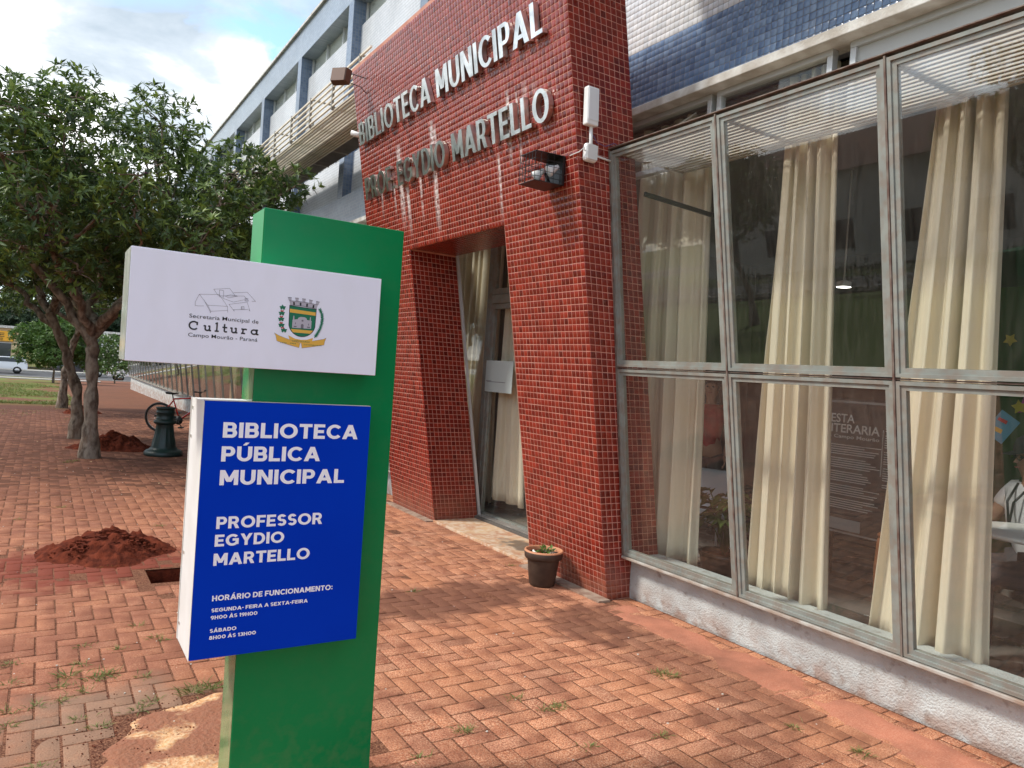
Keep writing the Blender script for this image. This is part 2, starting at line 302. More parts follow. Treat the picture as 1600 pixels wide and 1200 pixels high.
class MB:
    def __init__(s): s.v = []; s.f = []; s.smooth = []
    def add(s, vs, fs, smooth=False):
        n = len(s.v); s.v += [tuple(v) for v in vs]; s.f += [tuple(i+n for i in f) for f in fs]; s.smooth += [smooth]*len(fs); return s
    def box(s, x0, x1, y0, y1, z0, z1):
        return s.add([(x0, y0, z0), (x1, y0, z0), (x1, y1, z0), (x0, y1, z0), (x0, y0, z1), (x1, y0, z1), (x1, y1, z1), (x0, y1, z1)],
                     [(0, 3, 2, 1), (4, 5, 6, 7), (0, 1, 5, 4), (1, 2, 6, 5), (2, 3, 7, 6), (3, 0, 4, 7)])
    def hexa(s, p):  # 8 points: bottom 4 ccw, top 4
        return s.add(p, [(0, 3, 2, 1), (4, 5, 6, 7), (0, 1, 5, 4), (1, 2, 6, 5), (2, 3, 7, 6), (3, 0, 4, 7)])
    def bar(s, a, b, w, h, up=(0, 0, 1)):
        a = Vector(a); b = Vector(b); d = (b-a).normalized(); up = Vector(up)
        sx = d.cross(up)
        if sx.length < 1e-4: sx = d.cross(Vector((1, 0, 0)))
        sx.normalize(); u = sx.cross(d)
        P = []
        for q in (a, b): P += [q-sx*w/2-u*h/2, q+sx*w/2-u*h/2, q+sx*w/2+u*h/2, q-sx*w/2+u*h/2]
        return s.add(P, [(0, 1, 2, 3), (7, 6, 5, 4), (0, 4, 5, 1), (1, 5, 6, 2), (2, 6, 7, 3), (3, 7, 4, 0)])
    def tube(s, pts, rad, n=8, cap=True):
        pts = [Vector(p) for p in pts]
        if isinstance(rad, (int, float)): rad = [rad]*len(pts)
        ref = None; vs = []
        for i, p in enumerate(pts):
            d = (pts[min(i+1, len(pts)-1)]-pts[max(i-1, 0)])
            d = d.normalized() if d.length > 1e-9 else Vector((0, 0, 1))
            if ref is None: ref = d.orthogonal().normalized()
            ref = (ref-d*ref.dot(d)); ref = ref.normalized() if ref.length > 1e-6 else d.orthogonal().normalized()
            q = d.cross(ref)
            for k in range(n):
                a = 2*PI*k/n; vs.append(p+(ref*math.cos(a)+q*math.sin(a))*rad[i])
        fs = [(i*n+k, i*n+(k+1) % n, (i+1)*n+(k+1) % n, (i+1)*n+k) for i in range(len(pts)-1) for k in range(n)]
        if cap: fs += [tuple(reversed(range(n))), tuple((len(pts)-1)*n+k for k in range(n))]
        return s.add(vs, fs, True)
    def lathe(s, prof, c=(0, 0, 0), n=32, cap=True, flute=None):
        vs = []
        for r, z in prof:
            for k in range(n):
                a = 2*PI*k/n; rr = r*(1+(flute(k, z) if flute else 0)); vs.append((c[0]+rr*math.cos(a), c[1]+rr*math.sin(a), c[2]+z))
        m = len(prof)
        fs = [(i*n+k, i*n+(k+1) % n, (i+1)*n+(k+1) % n, (i+1)*n+k) for i in range(m-1) for k in range(n)]
        if cap: fs += [tuple(reversed(range(n))), tuple((m-1)*n+k for k in range(n))]
        return s.add(vs, fs, True)
    def build(s, name, mat, parent=None, bevel=0, tint=None):
        me = bpy.data.meshes.new(name); me.from_pydata(s.v, [], s.f); me.update()
        if any(s.smooth): me.polygons.foreach_set('use_smooth', s.smooth)
        if tint is not None: set_tint(me, tint)
        o = link(name, me, mat, parent)
        if bevel:
            b = o.modifiers.new('bevel', 'BEVEL'); b.width = bevel; b.segments = 2; b.limit_method = 'ANGLE'
        return o
def set_tint(me, vals):      # one value per face
    at = me.attributes.new('tint', 'FLOAT', 'FACE'); at.data.foreach_set('value', vals)
def fast_mesh(name, V, F4, tint=None, smooth=False):
    me = bpy.data.meshes.new(name); V = np.asarray(V, np.float32); F = np.asarray(F4, np.int32)
    me.vertices.add(len(V)); me.vertices.foreach_set('co', V.ravel())
    k = F.shape[1]; me.loops.add(F.size); me.loops.foreach_set('vertex_index', F.ravel())
    me.polygons.add(len(F)); me.polygons.foreach_set('loop_start', np.arange(0, F.size, k, dtype=np.int32)); me.polygons.foreach_set('loop_total', np.full(len(F), k, np.int32))
    me.update(calc_edges=True); me.validate()
    if smooth: me.polygons.foreach_set('use_smooth', [True]*len(me.polygons))
    if tint is not None: set_tint(me, np.asarray(tint, np.float32))
    return me

# flat tile / paver: local unit with bevelled rim.  basis e1,e2 (edge vectors), normal n
def piece_arrays(items, bev, depth):
    """items: list of (origin, e1, e2, normal) -> verts, faces (5 quads + rim 4 quads)"""
    O = np.array([i[0] for i in items]); E1 = np.array([i[1] for i in items]); E2 = np.array([i[2] for i in items]); Nn = np.array([i[3] for i in items])
    l1 = np.linalg.norm(E1, axis=1, keepdims=True); l2 = np.linalg.norm(E2, axis=1, keepdims=True)
    u1 = E1/l1; u2 = E2/l2
    base = [O, O+E1, O+E1+E2, O+E2]; sg = [(1, 1), (-1, 1), (-1, -1), (1, -1)]
    lo = [b-Nn*depth for b in base]
    mid = [b-Nn*bev*.6 for b in base]
    top = [b+u1*bev*s[0]+u2*bev*s[1] for b, s in zip(base, sg)]
    V = np.stack(lo+mid+top, axis=1)          # n,12,3
    q = []
    for r in (0, 4):
        for k in range(4): q.append((r+k, r+(k+1) % 4, r+4+(k+1) % 4, r+4+k))
    q.append((8, 9, 10, 11)); q = np.array(q)
    n = len(items); F = (np.arange(n)*12)[:, None, None]+q[None]
    return V.reshape(-1, 3), F.reshape(-1, 4), len(q)
def lay_pieces(name, items, mat, parent, bev, depth, npick=300, score=None, share=None):
    """300 pieces that show largest become objects that share a mesh; the rest one stuff part"""
    items = list(items)
    sc = []
    for i, it in enumerate(items):
        c = Vector(it[0])+Vector(it[1])*.5+Vector(it[2])*.5; p = frustum(c); s = 0
        if p and -5 < p[0] < 1605 and -5 < p[1] < 1205 and not (score and not score(c, p)):
            nn = Vector(it[3]); v = (CAMP-c).normalized(); s = Vector(it[1]).length*Vector(it[2]).length*max(0, nn.dot(v))/p[2]**2
        sc.append((s, i))
    sc.sort(reverse=True); pick = [i for s, i in sc[:npick] if s > 0]; ps = set(pick)
    cache = {}
    for i in pick:
        O, e1, e2, nn = [Vector(a) for a in items[i]]
        key = (tuple(round(x, 3) for x in e1), tuple(round(x, 3) for x in e2))
        if share: key = share(items[i])
        if key not in cache:
            V, F, k = piece_arrays([((0, 0, 0), tuple(e1), tuple(e2), tuple(nn))], bev, depth)
            me = fast_mesh(name, V, F); me.materials.append(mat); cache[key] = me
        o = bpy.data.objects.new(name, cache[key]); COL.objects.link(o); o.parent = parent; o.location = O
    rest = [items[i] for i in range(len(items)) if i not in ps]
    if rest:
        V, F, k = piece_arrays(rest, bev, depth)
        me = fast_mesh(name+'_field', V, F, np.repeat(rng.random(len(rest)), k)); stuff(link(name+'_field', me, mat, parent))

# ------------------------------------------------------------------ ground
def gz(y):
    if y < 10: return 0.
    if y < 44: return -.0103*(y-10)
    if y < 75: return -.35-.0245*(y-44)
    return -1.11
HX0, HX1, HY0, HY1 = .74, 1.15, 5.82, 6.2       # gap left by missing pavers
PATCH = [(.12, 2.0), (.20, 3.2), (.28, 3.46), (.40, 3.68), (.58, 3.78), (.85, 3.85), (1.1, 3.7), (1.25, 3.2), (1.3, 2.0)]
def inpoly(x, y, P):
    c = False
    for i in range(len(P)):
        x1, y1 = P[i]; x2, y2 = P[i-1]
        if (y1 > y) != (y2 > y) and x < (x2-x1)*(y-y1)/(y2-y1)+x1: c = not c
    return c
ys = [-60, -20, -5, 0, 2, 4, HY0, HY1, 8, 10, 14, 20, 26, 32, 38, 44, 50, 56, 62, 68, 75, 90, 140, 400, 1500]
xs = [-900, -300, -80, -30, -12, -4, -1, HX0, HX1, 3.97, 12, 40, 120, 500, 1500]
mb = MB(); V = []
def gnd_mat():
    def d(t, c, mixc, nz, pos):
        s = sepn(t, pos); n = nz(.8, 8); n2 = nz(5, 8)
        pav = mmath(t, 'MULTIPLY', maprange(t, s[0], -4.8, -4.6), 1.)
        # brick grid fades to trodden earth far off; lawn west and beyond
        c = mixc(ramp(t, n2, [(.35, 0.), (.65, .6)]).outputs[0], c, (.20, .085, .05))
        g = mmath(t, 'MULTIPLY', ramp(t, n, [(.42, 0.), (.5, 1.)]).outputs[0], maprange(t, s[1], 25, 31))
        g = mmath(t, 'MULTIPLY', g, maprange(t, s[0], 1.1, .5))
        c = mixc(g, c, (.13, .15, .035))
        c = mixc(maprange(t, s[0], -4.4, -4.8), c, (.09, .13, .03))
        return c
    return M('trodden_earth_and_turf', (.17, .065, .036), .95, alt=(.12, .05, .03), scale=.7, fine=((.24, .13, .08), 25, .4), dirt=d, bump=.5, bscale=20, spec=.15)
M_GND = gnd_mat()
for y in ys:
    for x in xs: V.append((x, y, gz(y)-.016))
nx = len(xs); F = []
for j in range(len(ys)-1):
    for i in range(nx-1):
        if abs(xs[i]-HX0) < 1e-6 and abs(ys[j]-HY0) < 1e-6: continue
        F.append((j*nx+i, j*nx+i+1, (j+1)*nx+i+1, (j+1)*nx+i))
mb.add(V, F); ground = struct(mb.build('ground', M_GND))
# pavement: sand bed, individual bricks, rest as field
pavement = struct(empty('pavement', (0, 0, 0)))
bz = lambda y: gz(y)-(.0045 if y < 9 else .0012)
mb = MB(); bx = [-4.5, HX0, HX1, 3.95]; by = [-2, HY0, HY1, 8.6, 10, 14, 18, 22, 26]
for j in range(len(by)-1):
    for i in range(3):
        if i == 1 and j == 1: continue
        mb.add([(bx[i], by[j], bz(by[j])), (bx[i+1], by[j], bz(by[j])), (bx[i+1], by[j+1], bz(by[j+1])), (bx[i], by[j+1], bz(by[j+1]))], [(0, 1, 2, 3)])
mb.build('sand_bed', M_BED, pavement)
V = []; F = []; nxx, nyy, rs_ = 104, 164, .05
for j in range(nyy):
    for i in range(nxx):
        x, y = -1.22+i*rs_, .98+j*rs_; nv = noise.fractal(Vector((x*1.3, y*1.3, 7.7)), 1., 2., 5); k_ = noise.noise(Vector((x*14, y*14, 2.)))
        V.append((x, y, gz(y)-.0036+max(0, .0042*(nv-.05))+.0007*k_ if nv > -.3 else gz(y)-.0036))
for j in range(nyy-1):
    for i in range(nxx-1):
        x, y = -1.22+i*rs_, .98+j*rs_
        if HX0-rs_-.01 < x < HX1+.01 and HY0-rs_-.01 < y < HY1+.01: continue
        F.append((j*nxx+i, j*nxx+i+1, (j+1)*nxx+i+1, (j+1)*nxx+i))
link('loose_sand', fast_mesh('loose_sand', V, F, smooth=True), M_BED, pavement)
mb = MB()   # pit under the missing pavers
zb = -.11
mb.add([(HX0, HY0, zb), (HX1, HY0, zb), (HX1, HY1, zb), (HX0, HY1, zb), (HX0, HY0, -.012), (HX1, HY0, -.012), (HX1, HY1, -.012), (HX0, HY1, -.012)], [(0, 1, 2, 3), (0, 4, 5, 1), (1, 5, 6, 2), (2, 6, 7, 3), (3, 7, 4, 0)])
mb.build('pit', M_SOIL, pavement)
items = []; g = .0043
SOL = 3.49
for j in range(-20, 250):
    for i in range(-46, 40):
        r = (i+j) % 4
        if r not in (0, 2): continue
        w, h = (2, 1) if r == 0 else (1, 2)
        x0 = .052+i*.1-.002; y0 = .03+j*.1; x1 = x0+w*.1; y1 = y0+h*.1
        cx, cy = (x0+x1)/2, (y0+y1)/2
        if y1 > 24 or x0 < -4.4 or y0 < -1.9: continue
        lim = SOL if 4.3 < cy < 8.6 else 3.93
        if x0 >= lim-.02: continue
        if x1 > lim: x1 = lim; 
        if HX0-.01 < cx < HX1+.01 and HY0-.02 < cy < HY1+.02: continue
        if x1 > HX0 and x0 < HX1 and y1 > HY0 and y0 < HY1:
            continue
        if inpoly(cx, cy, PATCH): continue
        # cheap test: only keep what the frame or its surroundings could show
        z = gz(cy)+random.gauss(0, .0012); tx = random.gauss(0, .0022); ty = random.gauss(0, .0022)
        gg = g+random.random()*.001; a = random.gauss(0, .003)
        e1 = Vector((x1-x0-2*gg, 0, tx*(x1-x0))); e2 = Vector((0, y1-y0-2*gg, ty*(y1-y0)+(gz(y1)-gz(y0))))
        e1.rotate(Matrix.Rotation(a, 3, 'Z')); e2.rotate(Matrix.Rotation(a, 3, 'Z'))
        items.append(((x0+gg, y0+gg, z), tuple(e1), tuple(e2), (0, 0, 1)))
for k in range(43):   # soldier course in front of the portal step
    y0 = 4.32+k*.1
    items.append(((SOL+.004, y0+.004, random.gauss(0, .001)), (.205, 0, 0), (0, .092, 0), (0, 0, 1)))
def hidden_by_sign(c, p): return not (300 < p[0] < 590 and p[1] > 380 and c.y > 2.7)
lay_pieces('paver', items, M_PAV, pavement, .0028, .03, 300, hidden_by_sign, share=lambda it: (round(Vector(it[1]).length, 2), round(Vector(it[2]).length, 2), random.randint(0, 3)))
# loose pavers and broken mortar beside the gap
mb = MB(); mb.hexa([(.60, 5.93, .003), (.70, 5.9, .003), (.72, 6.02, .003), (.62, 6.05, .003), (.60, 5.93, .05), (.70, 5.9, .055), (.72, 6.02, .05), (.62, 6.05, .05)])
def rough_sheet(name, P, h, mat, res=.03, amp=.006, nscale=9, parent=None, edge=.08, base=-.01):
    """an irregular low mound over polygon P: height falls to the ground at its rim"""
    xs_ = [p[0] for p in P]; ys_ = [p[1] for p in P]; nxx = int((max(xs_)-min(xs_))/res)+2; nyy = int((max(ys_)-min(ys_))/res)+2
    idx = {}; V = []; F = []
    P = [tuple(a_) for k_ in range(len(P)) for a_ in ((lambda a, b: [a.lerp(b, q/5)+Vector((noise.noise(Vector((a.x*3+q, a.y*5, 1.))), noise.noise(Vector((a.x*4, a.y*3+q, 5.)))))*(.05 if 0 < q else 0) for q in range(5)])(Vector(P[k_-1]), Vector(P[k_])))]
    def dist(x, y):
        best = 9
        for i in range(len(P)):
            a = Vector(P[i]); b = Vector(P[i-1]); ab = b-a; t_ = max(0, min(1, (Vector((x, y))-a).dot(ab)/ab.length_squared)); best = min(best, (Vector((x, y))-a-ab*t_).length)
        return best
    for j in range(nyy):
        for i in range(nxx):
            x = min(xs_)+i*res; y = min(ys_)+j*res
            if inpoly(x, y, P):
                d = min(1, dist(x, y)/edge); nv = noise.fractal(Vector((x*nscale, y*nscale, 3.3)), 1., 2., 4)
                V.append((x, y, base+(h-base)*d**.6+amp*nv*d+gz(y))); idx[i, j] = len(V)-1
    for j in range(nyy-1):
        for i in range(nxx-1):
            q = [(i, j), (i+1, j), (i+1, j+1), (i, j+1)]
            if all(k in idx for k in q): F.append([idx[k] for k in q])
    me = fast_mesh(name, V, F, smooth=True); return link(name, me, mat, parent)
struct(rough_sheet('concrete_footing', PATCH, .004, M_CONC, .02, .008, 7, None, .07, -.024))
STRIP = [(3.40, 1.0), (3.36, 1.8), (3.44, 2.3), (3.40, 2.8), (3.45, 3.4), (3.40, 3.9), (3.5, 4.28), (3.78, 4.33), (3.95, 4.30), (3.95, 1.0)]
struct(rough_sheet('soil_strip', STRIP, .006, M_STRIP, .03, .010, 5, None, .2, -.02))
# threshold step
mb = MB(); mb.box(3.70, 4.34, 5.40, 7.30, -.02, .022); struct(mb.build('threshold', M_THR, None, .006))
mb = MB(); mb.box(3.62, 3.713, 7.3, 8.45, -.02, .012); mb.box(3.60, 3.713, 4.30, 5.4, -.02, .014); struct(mb.build('mortar_fillet', M('mortar', (.36, .27, .2), .95, alt=(.22, .13, .09), scale=12, bump=.6, bscale=60)))

# ------------------------------------------------------------------ portal
KS = .172; X0P = 3.714; YA, YB = 4.337, 8.43; OA, OB, OZ = 5.39, 7.30, 2.915; TH = .55; ZT = 5.05
sl_ = math.sqrt(1+KS*KS); up = Vector((-KS, 0, 1))/sl_; nrm = Vector((-1, 0, -KS))/sl_
def fx(z): return X0P-KS*z
portal = empty('portal', (X0P, YA, 0), 0, 'red mosaic tiled entrance portal with steel lettering and a doorway through it', 'portal')
def pp(o):
    o.parent = portal; o.matrix_parent_inverse = Matrix.Translation(portal.location).inverted(); return o
PI_ = Matrix.Translation(portal.location).inverted()
core = MB(); e = .0015
def slab(y0, y1, z0, z1):
    core.hexa([(fx(z0)+e, y0, z0), (fx(z0)+TH-e, y0, z0), (fx(z0)+TH-e, y1, z0), (fx(z0)+e, y1, z0), (fx(z1)+e, y0, z1), (fx(z1)+TH-e, y0, z1), (fx(z1)+TH-e, y1, z1), (fx(z1)+e, y1, z1)])
slab(YA+e, OA-e, -.02, OZ+e); slab(OB+e, YB-e, -.02, OZ+e); slab(YA+e, YB-e, OZ+e, ZT)
core.build('wall_core', M_GROUT, portal).matrix_parent_inverse = PI_
pt = .0499; t0 = .0026
items = []; nrow = int(ZT*sl_/pt)
orow = OZ*sl_/pt
P0 = Vector((X0P, 0, 0))
def jit(v): return v
for r in range(nrow):
    for c in range(82):
        y0 = YA+c*pt; yc = y0+pt/2
        if OA < yc < OB and r+.5 < orow: continue
        dn = nrm*(random.gauss(0, .00015)); tl = random.gauss(0, .003)*pt
        o = P0+up*(r*pt+t0)+Vector((0, y0+t0, 0))+dn
        items.append((tuple(o), tuple(Vector((0, -1, 0))*-(pt-2*t0)+nrm*tl), tuple(up*(pt-2*t0)+nrm*random.gauss(0, .004)*pt), tuple(nrm)))
# the order e1 x e2 must face outward: flip e1 for the front (normal -X)
items = [((Vector(o)+Vector(e1)), -Vector(e1), e2, n) for o, e1, e2, n in items]
def side(y, sgn, r1, nc=11):
    w = TH/nc
    for r in range(r1):
        for c in range(nc):
            o = P0+up*(r*pt+t0)+Vector((c*w+t0, y, 0)); e1 = Vector((w-2*t0, 0, 0)); n = Vector((0, sgn, 0))
            e1 = e1+n*random.gauss(0, .004)*w
            if sgn > 0: o = o+e1; e1 = -e1
            items.append((tuple(o), tuple(e1), tuple(up*(pt-2*t0)+n*random.gauss(0, .004)*pt), tuple(n)))
side(YA, -1, nrow); side(OB, -1, int(orow)); side(OA, 1, int(orow)); side(YB, 1, nrow)
for c in range(11):      # soffit
    for k in range(38):
        o = Vector((fx(OZ)+c*.05+t0, OA+.004+k*.05+t0, OZ)); items.append((tuple(o+Vector((0, .0464, 0))), (.0464, 0, 0), (0, -.0464, 0), (0, 0, -1)))
pe = portal
class _P: pass
items = [(tuple(Vector(o)-portal.location), tuple(e1), tuple(e2), tuple(n)) for o, e1, e2, n in items]
_f = frustum
def lay_on(parent, name, items, mat, bev, depth, npick, score=None):
    off = parent.location.copy()
    global frustum
    frustum = lambda p: _f(Vector(p)+off)
    lay_pieces(name, items, mat, parent, bev, depth, npick, score, share=lambda it: (tuple(round(x) for x in Vector(it[3])*9), random.randint(0, 5)))
    frustum = _f
lay_on(portal, 'tile', items, M_RED, .0006, .006, 300, lambda c, p: p[0] > 640)

# ------------------------------------------------------------------ stroke lettering
def glyphs():
    G = {}
    def ring(cx, cy, rx, ry, a0, a1, n=20): return ('arc', cx, cy, rx, ry, a0, a1, n)
    def G_(w, h):
        V_ = lambda x, y0=0, y1=1, ww=None: ('rect', x, x+(ww or w), y0, y1)
        H_ = lambda y, x0, x1: ('rect', x0, x1, y, y+h)
        D_ = lambda xa, ya, xb, yb, hw=None: ('par', xa, ya, xb, yb, hw or w*1.12)
        d = {}
        d['A'] = (.98, [D_(0, 0, .49-w*.56, 1), D_(.98-w*1.12, 0, .49-w*.56, 1), H_(.2, .18, .80)])
        d['B'] = (.76, [V_(0), H_(0, w, .48), H_(1-h, w, .46), H_(.5-h/2, w, .48), ring(.46, .75-h/4, .26, .25+h/4, -90, 90), ring(.48, .25+h/4, .28, .25+h/4, -90, 90)])
        d['C'] = (.88, [ring(.5, .5, .5, .5, 42, 318, 28)])
        d['D'] = (.86, [V_(0), H_(0, w, .40), H_(1-h, w, .40), ring(.38, .5, .48, .5, -90, 90, 24)])
        d['E'] = (.68, [V_(0), H_(0, w, .68), H_(1-h, w, .67), H_(.5-h/2, w, .61)])
        d['F'] = (.66, [V_(0), H_(1-h, w, .66), H_(.47-h/2, w, .60)])
        d['G'] = (.96, [ring(.5, .5, .5, .5, 42, 322, 28), H_(.42, .5, .95), V_(.95-w, .12, .42)])
        d['H'] = (.82, [V_(0), V_(.82-w), H_(.5-h/2, w, .82-w)])
        d['I'] = (w, [V_(0)])
        d['L'] = (.64, [V_(0), H_(0, w, .64)])
        d['M'] = (1.0, [V_(0), V_(1-w), D_(.5-w*.56, .22, 0, 1), D_(.5-w*.56, .22, 1-w*1.12, 1)])
        d['N'] = (.86, [V_(0), V_(.86-w), D_(.86-w*1.12, 0, 0, 1)])
        d['O'] = (1.04, [ring(.52, .5, .52, .5, 0, 360, 36)])
        d['P'] = (.74, [V_(0), H_(1-h, w, .45), H_(.34, w, .45), ring(.43, .67, .31, .33, -90, 90)])
        d['R'] = (.80, [V_(0), H_(1-h, w, .45), H_(.36, w, .45), ring(.43, .68, .31, .32, -90, 90), D_(.80-w*1.15, 0, .36, .38)])
        d['S'] = (.70, [ring(.35, .75-h/4, .33, .25+h/4, 25, 270, 20), ring(.36, .25+h/4, .34, .25+h/4, 90, -155, 20)])
        d['T'] = (.76, [V_(.38-w/2, 0, 1-h), H_(1-h, 0, .76)])
        d['U'] = (.84, [V_(0, .38, 1), V_(.84-w, .38, 1), ring(.42, .4, .42, .4, 180, 360, 20)])
        d['X'] = (.86, [D_(0, 0, .86-w*1.12, 1), D_(.86-w*1.12, 0, 0, 1)])
        d['Y'] = (.90, [V_(.45-w/2, 0, .45), D_(.45-w*.56, .4, 0, 1), D_(.45-w*.56, .4, .9-w*1.12, 1)])
        d['0'] = (.86, [ring(.43, .5, .43, .5, 0, 360, 30)])
        d['1'] = (.42, [V_(.42-w), D_(0, .72, .42-w, .99, w*.9)])
        d['3'] = (.70, [ring(.33, .75-h/4, .33, .25+h/4, 150, -90, 18), ring(.34, .25+h/4, .36, .25+h/4, 90, -150, 18)])
        d['8'] = (.74, [ring(.37, .76-h/4, .32, .24+h/4, 0, 360, 26), ring(.37, .25+h/4, .37, .25+h/4, 0, 360, 26)])
        d['9'] = (.74, [ring(.37, .66, .37, .34, 0, 360, 28), D_(.20, 0, .50, .42)])
        d['-'] = (.36, [H_(.36, 0, .36)]); d['.'] = (w, [('rect', 0, w, 0, h)]); d[':'] = (w, [('rect', 0, w, .08, .08+h), ('rect', 0, w, .56, .56+h)])
        d[' '] = (.22, [])
        for a, b_, dx in (('Á', 'A', 1), ('Ú', 'U', 1), ('À', 'A', -1)):
            ww, pr = d[b_]; m = ww/2
            d[a] = (ww, pr+[D_(m-.12 if dx > 0 else m+.02, 1.07, m+.03 if dx > 0 else m-.16, 1.26, w*.9)])
        return d
    return G_
GLYPH = glyphs()
def lay_text(mb, text, w, h, fpt, width, cap, depth, track=.12, sp=None, eps=.0001, one=False, xs=1.):
    """fpt(u, v, d) -> world point, u along text in metres, v up, d outward. returns per-letter builders if one"""
    G = GLYPH(w, h); tot = 0
    for ch in text: tot += G[ch][0]+track
    tot -= track; s = width/tot; u = 0; res = []; kk = 0
    for ch in text:
        gw, pr = G[ch]; b = MB() if one else mb
        for p in pr:
            kk += 1; dd = depth+eps*(kk % 7)
            def poly2(pts):   # front polygon + sides
                n = len(pts); fr = [fpt((u+x)*s, y*cap, dd) for x, y in pts]
                if depth > .002:
                    bk = [fpt((u+x)*s, y*cap, 0) for x, y in pts]
                    b.add(fr+bk, [tuple(range(n))]+[(k, k+n, (k+1) % n+n, (k+1) % n) for k in range(n)])
                else: b.add(fr, [tuple(range(n))])
            if p[0] == 'rect': _, a, c, y0, y1 = p; poly2([(a, y0), (c, y0), (c, y1), (a, y1)])
            elif p[0] == 'par': _, xa, ya, xb, yb, hw = p; poly2([(xa, ya), (xa+hw, ya), (xb+hw, yb), (xb, yb)])
            else:
                _, cx, cy, rx, ry, a0, a1, n = p
                O_ = []; I_ = []
                for i in range(n+1):
                    a = math.radians(a0+(a1-a0)*i/n); O_.append((cx+rx*math.cos(a), cy+ry*math.sin(a))); I_.append((cx+(rx-w)*math.cos(a), cy+(ry-h)*math.sin(a)))
                if a1 < a0: O_.reverse(); I_.reverse()
                P2 = []; Fc = []
                fr = [fpt((u+x)*s, y*cap, dd) for x, y in O_+I_]; m = n+1
                Fc = [(i, i+1, m+i+1, m+i) for i in range(n)]
                if depth > .002:
                    bk = [fpt((u+x)*s, y*cap, 0) for x, y in O_+I_]; q = 2*m
                    Fc += [(i+1, i, q+i, q+i+1) for i in range(n)]+[(m+i, m+i+1, q+m+i+1, q+m+i) for i in range(n)]
                    if abs(a1-a0) < 359: Fc += [(0, m, q+m, q), (m-1, q+m-1, q+2*m-1, 2*m-1)]
                    b.add(fr+bk, Fc)
                else: b.add(fr, Fc)
        if one and pr: res.append((ch, b))
        u += gw+track
    return res
def portal_pt(y0, s0):
    return lambda u, v, d: (P0+up*(s0+v)+nrm*(.006+d)+Vector((0, y0-u, 0))) - portal.location
for word, ya, yb, z in [("BIBLIOTECA", 8.27, 6.43, 4.165), ("MUNICIPAL", 6.30, 4.585, 4.165), ("PROF.", 8.24, 7.42, 3.555), ("EGYDIO", 7.33, 6.24, 3.555), ("MARTELLO", 6.10, 4.57, 3.555)]:
    for ch, b in lay_text(None, word, .24, .125, portal_pt(ya, z*sl_), ya-yb, .245, .045, .12, one=True):
        b.build('letter', M_STEEL, portal)

# ------------------------------------------------------------------ library building
lib = empty('library_building', (4.05, 0, 0), 0, 'long three storey library building with blue and white mosaic tiled facade', 'building')
LI = Matrix.Translation(lib.location).inverted()
def L(mb, name, mat, bevel=0, parent=None):
    o = mb.build(name, mat, parent or lib, bevel)
    if parent is None: o.matrix_parent_inverse = LI
    return o
FX = 4.05; PX = 4.20; YS, YE = -8., 44.
# bands
mb = MB(); mb.box(FX+.004, FX+.34, YS, YE, 3.9, 4.415); L(mb, 'blue_band', M_FBL)
mb = MB(); mb.box(FX+.008, FX+.30, YS, 8.6, 4.417, 8.25); L(mb, 'white_wall', M_FWH)
mb = MB(); mb.box(3.965, 4.2, YS, YE, 3.83, 3.897); L(mb, 'ledge', M_LEDGE, .006)
mb = MB(); mb.box(PX, PX+.2, 8.61, YE, 4.417, 5.18); L(mb, 'lower_spandrel', M_FWH)
mb = MB(); mb.box(PX, PX+.2, 8.61, YE, 6.0, 7.28); L(mb, 'upper_spandrel', M_FWH)
mb = MB(); mb.box(FX, FX+.5, 8.61, YE, 7.68, 8.25); L(mb, 'parapet', M_FPA)
mb = MB(); mb.box(FX-.05, FX+.6, YS, YE, 8.252, 8.30); L(mb, 'coping', M_LEDGE)
mb = MB(); mb.box(FX+.52, 16, YS, YE, 8.0, 8.2); L(mb, 'roof', M_LEDGE)
mb = MB(); mb.box(PX+.5, PX+.6, 8.61, YE, 4.2, 7.9); mb.box(15.9, 16, YS, YE, 0, 8); mb.box(4.3, 16, YE, YE+.15, -.6, 8.24); mb.box(4.3, 16, YS-.15, YS, 0, 8.24); L(mb, 'rear_walls', M_DARK)
colY = [9.25+2.95*k for k in range(12)]
for y in colY:
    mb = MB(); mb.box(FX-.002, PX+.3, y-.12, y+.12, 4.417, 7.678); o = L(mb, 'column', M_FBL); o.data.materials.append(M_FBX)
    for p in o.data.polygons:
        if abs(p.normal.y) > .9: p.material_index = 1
M_BLIND = M('roller_blind', (.8, .79, .74), .8, alt=(.7, .69, .64), scale=1.5)
M_ALU = M('window_aluminium', (.55, .56, .56), .4, metallic=.3)
def win(y0, y1, z0, z1, n, x, blind=True):
    mb = MB(); w = .035
    mb.box(x, x+.05, y0, y1, z0, z0+w); mb.box(x, x+.05, y0, y1, z1-w, z1)
    for k in range(n+1):
        yy = y0+(y1-y0)*k/n; mb.box(x+.002, x+.048, max(y0, yy-w/2), min(y1, yy+w/2), z0+w, z1-w)
    f = L(mb, 'window', M_ALU)
    for k in range(n):
        ya, yb = y0+(y1-y0)*k/n+w/2, y0+(y1-y0)*(k+1)/n-w/2
        m2 = MB(); m2.box(x+.02, x+.026, ya, yb, z0+w, z1-w); m2.build('pane', M_GLASSC, f)
        if blind:
            m2 = MB(); h = z1-w; m2.box(x+.06, x+.07, ya-.01, yb+.01, z0, h); m2.build('blind', M_BLIND, f)
for k, y in enumerate(colY[:-1]):
    win(y+.122, y+2.828, 7.28, 7.75, 3, PX+.06, True)
    win(y+.122, y+2.828, 5.18, 5.998, 3, PX+.06, False)
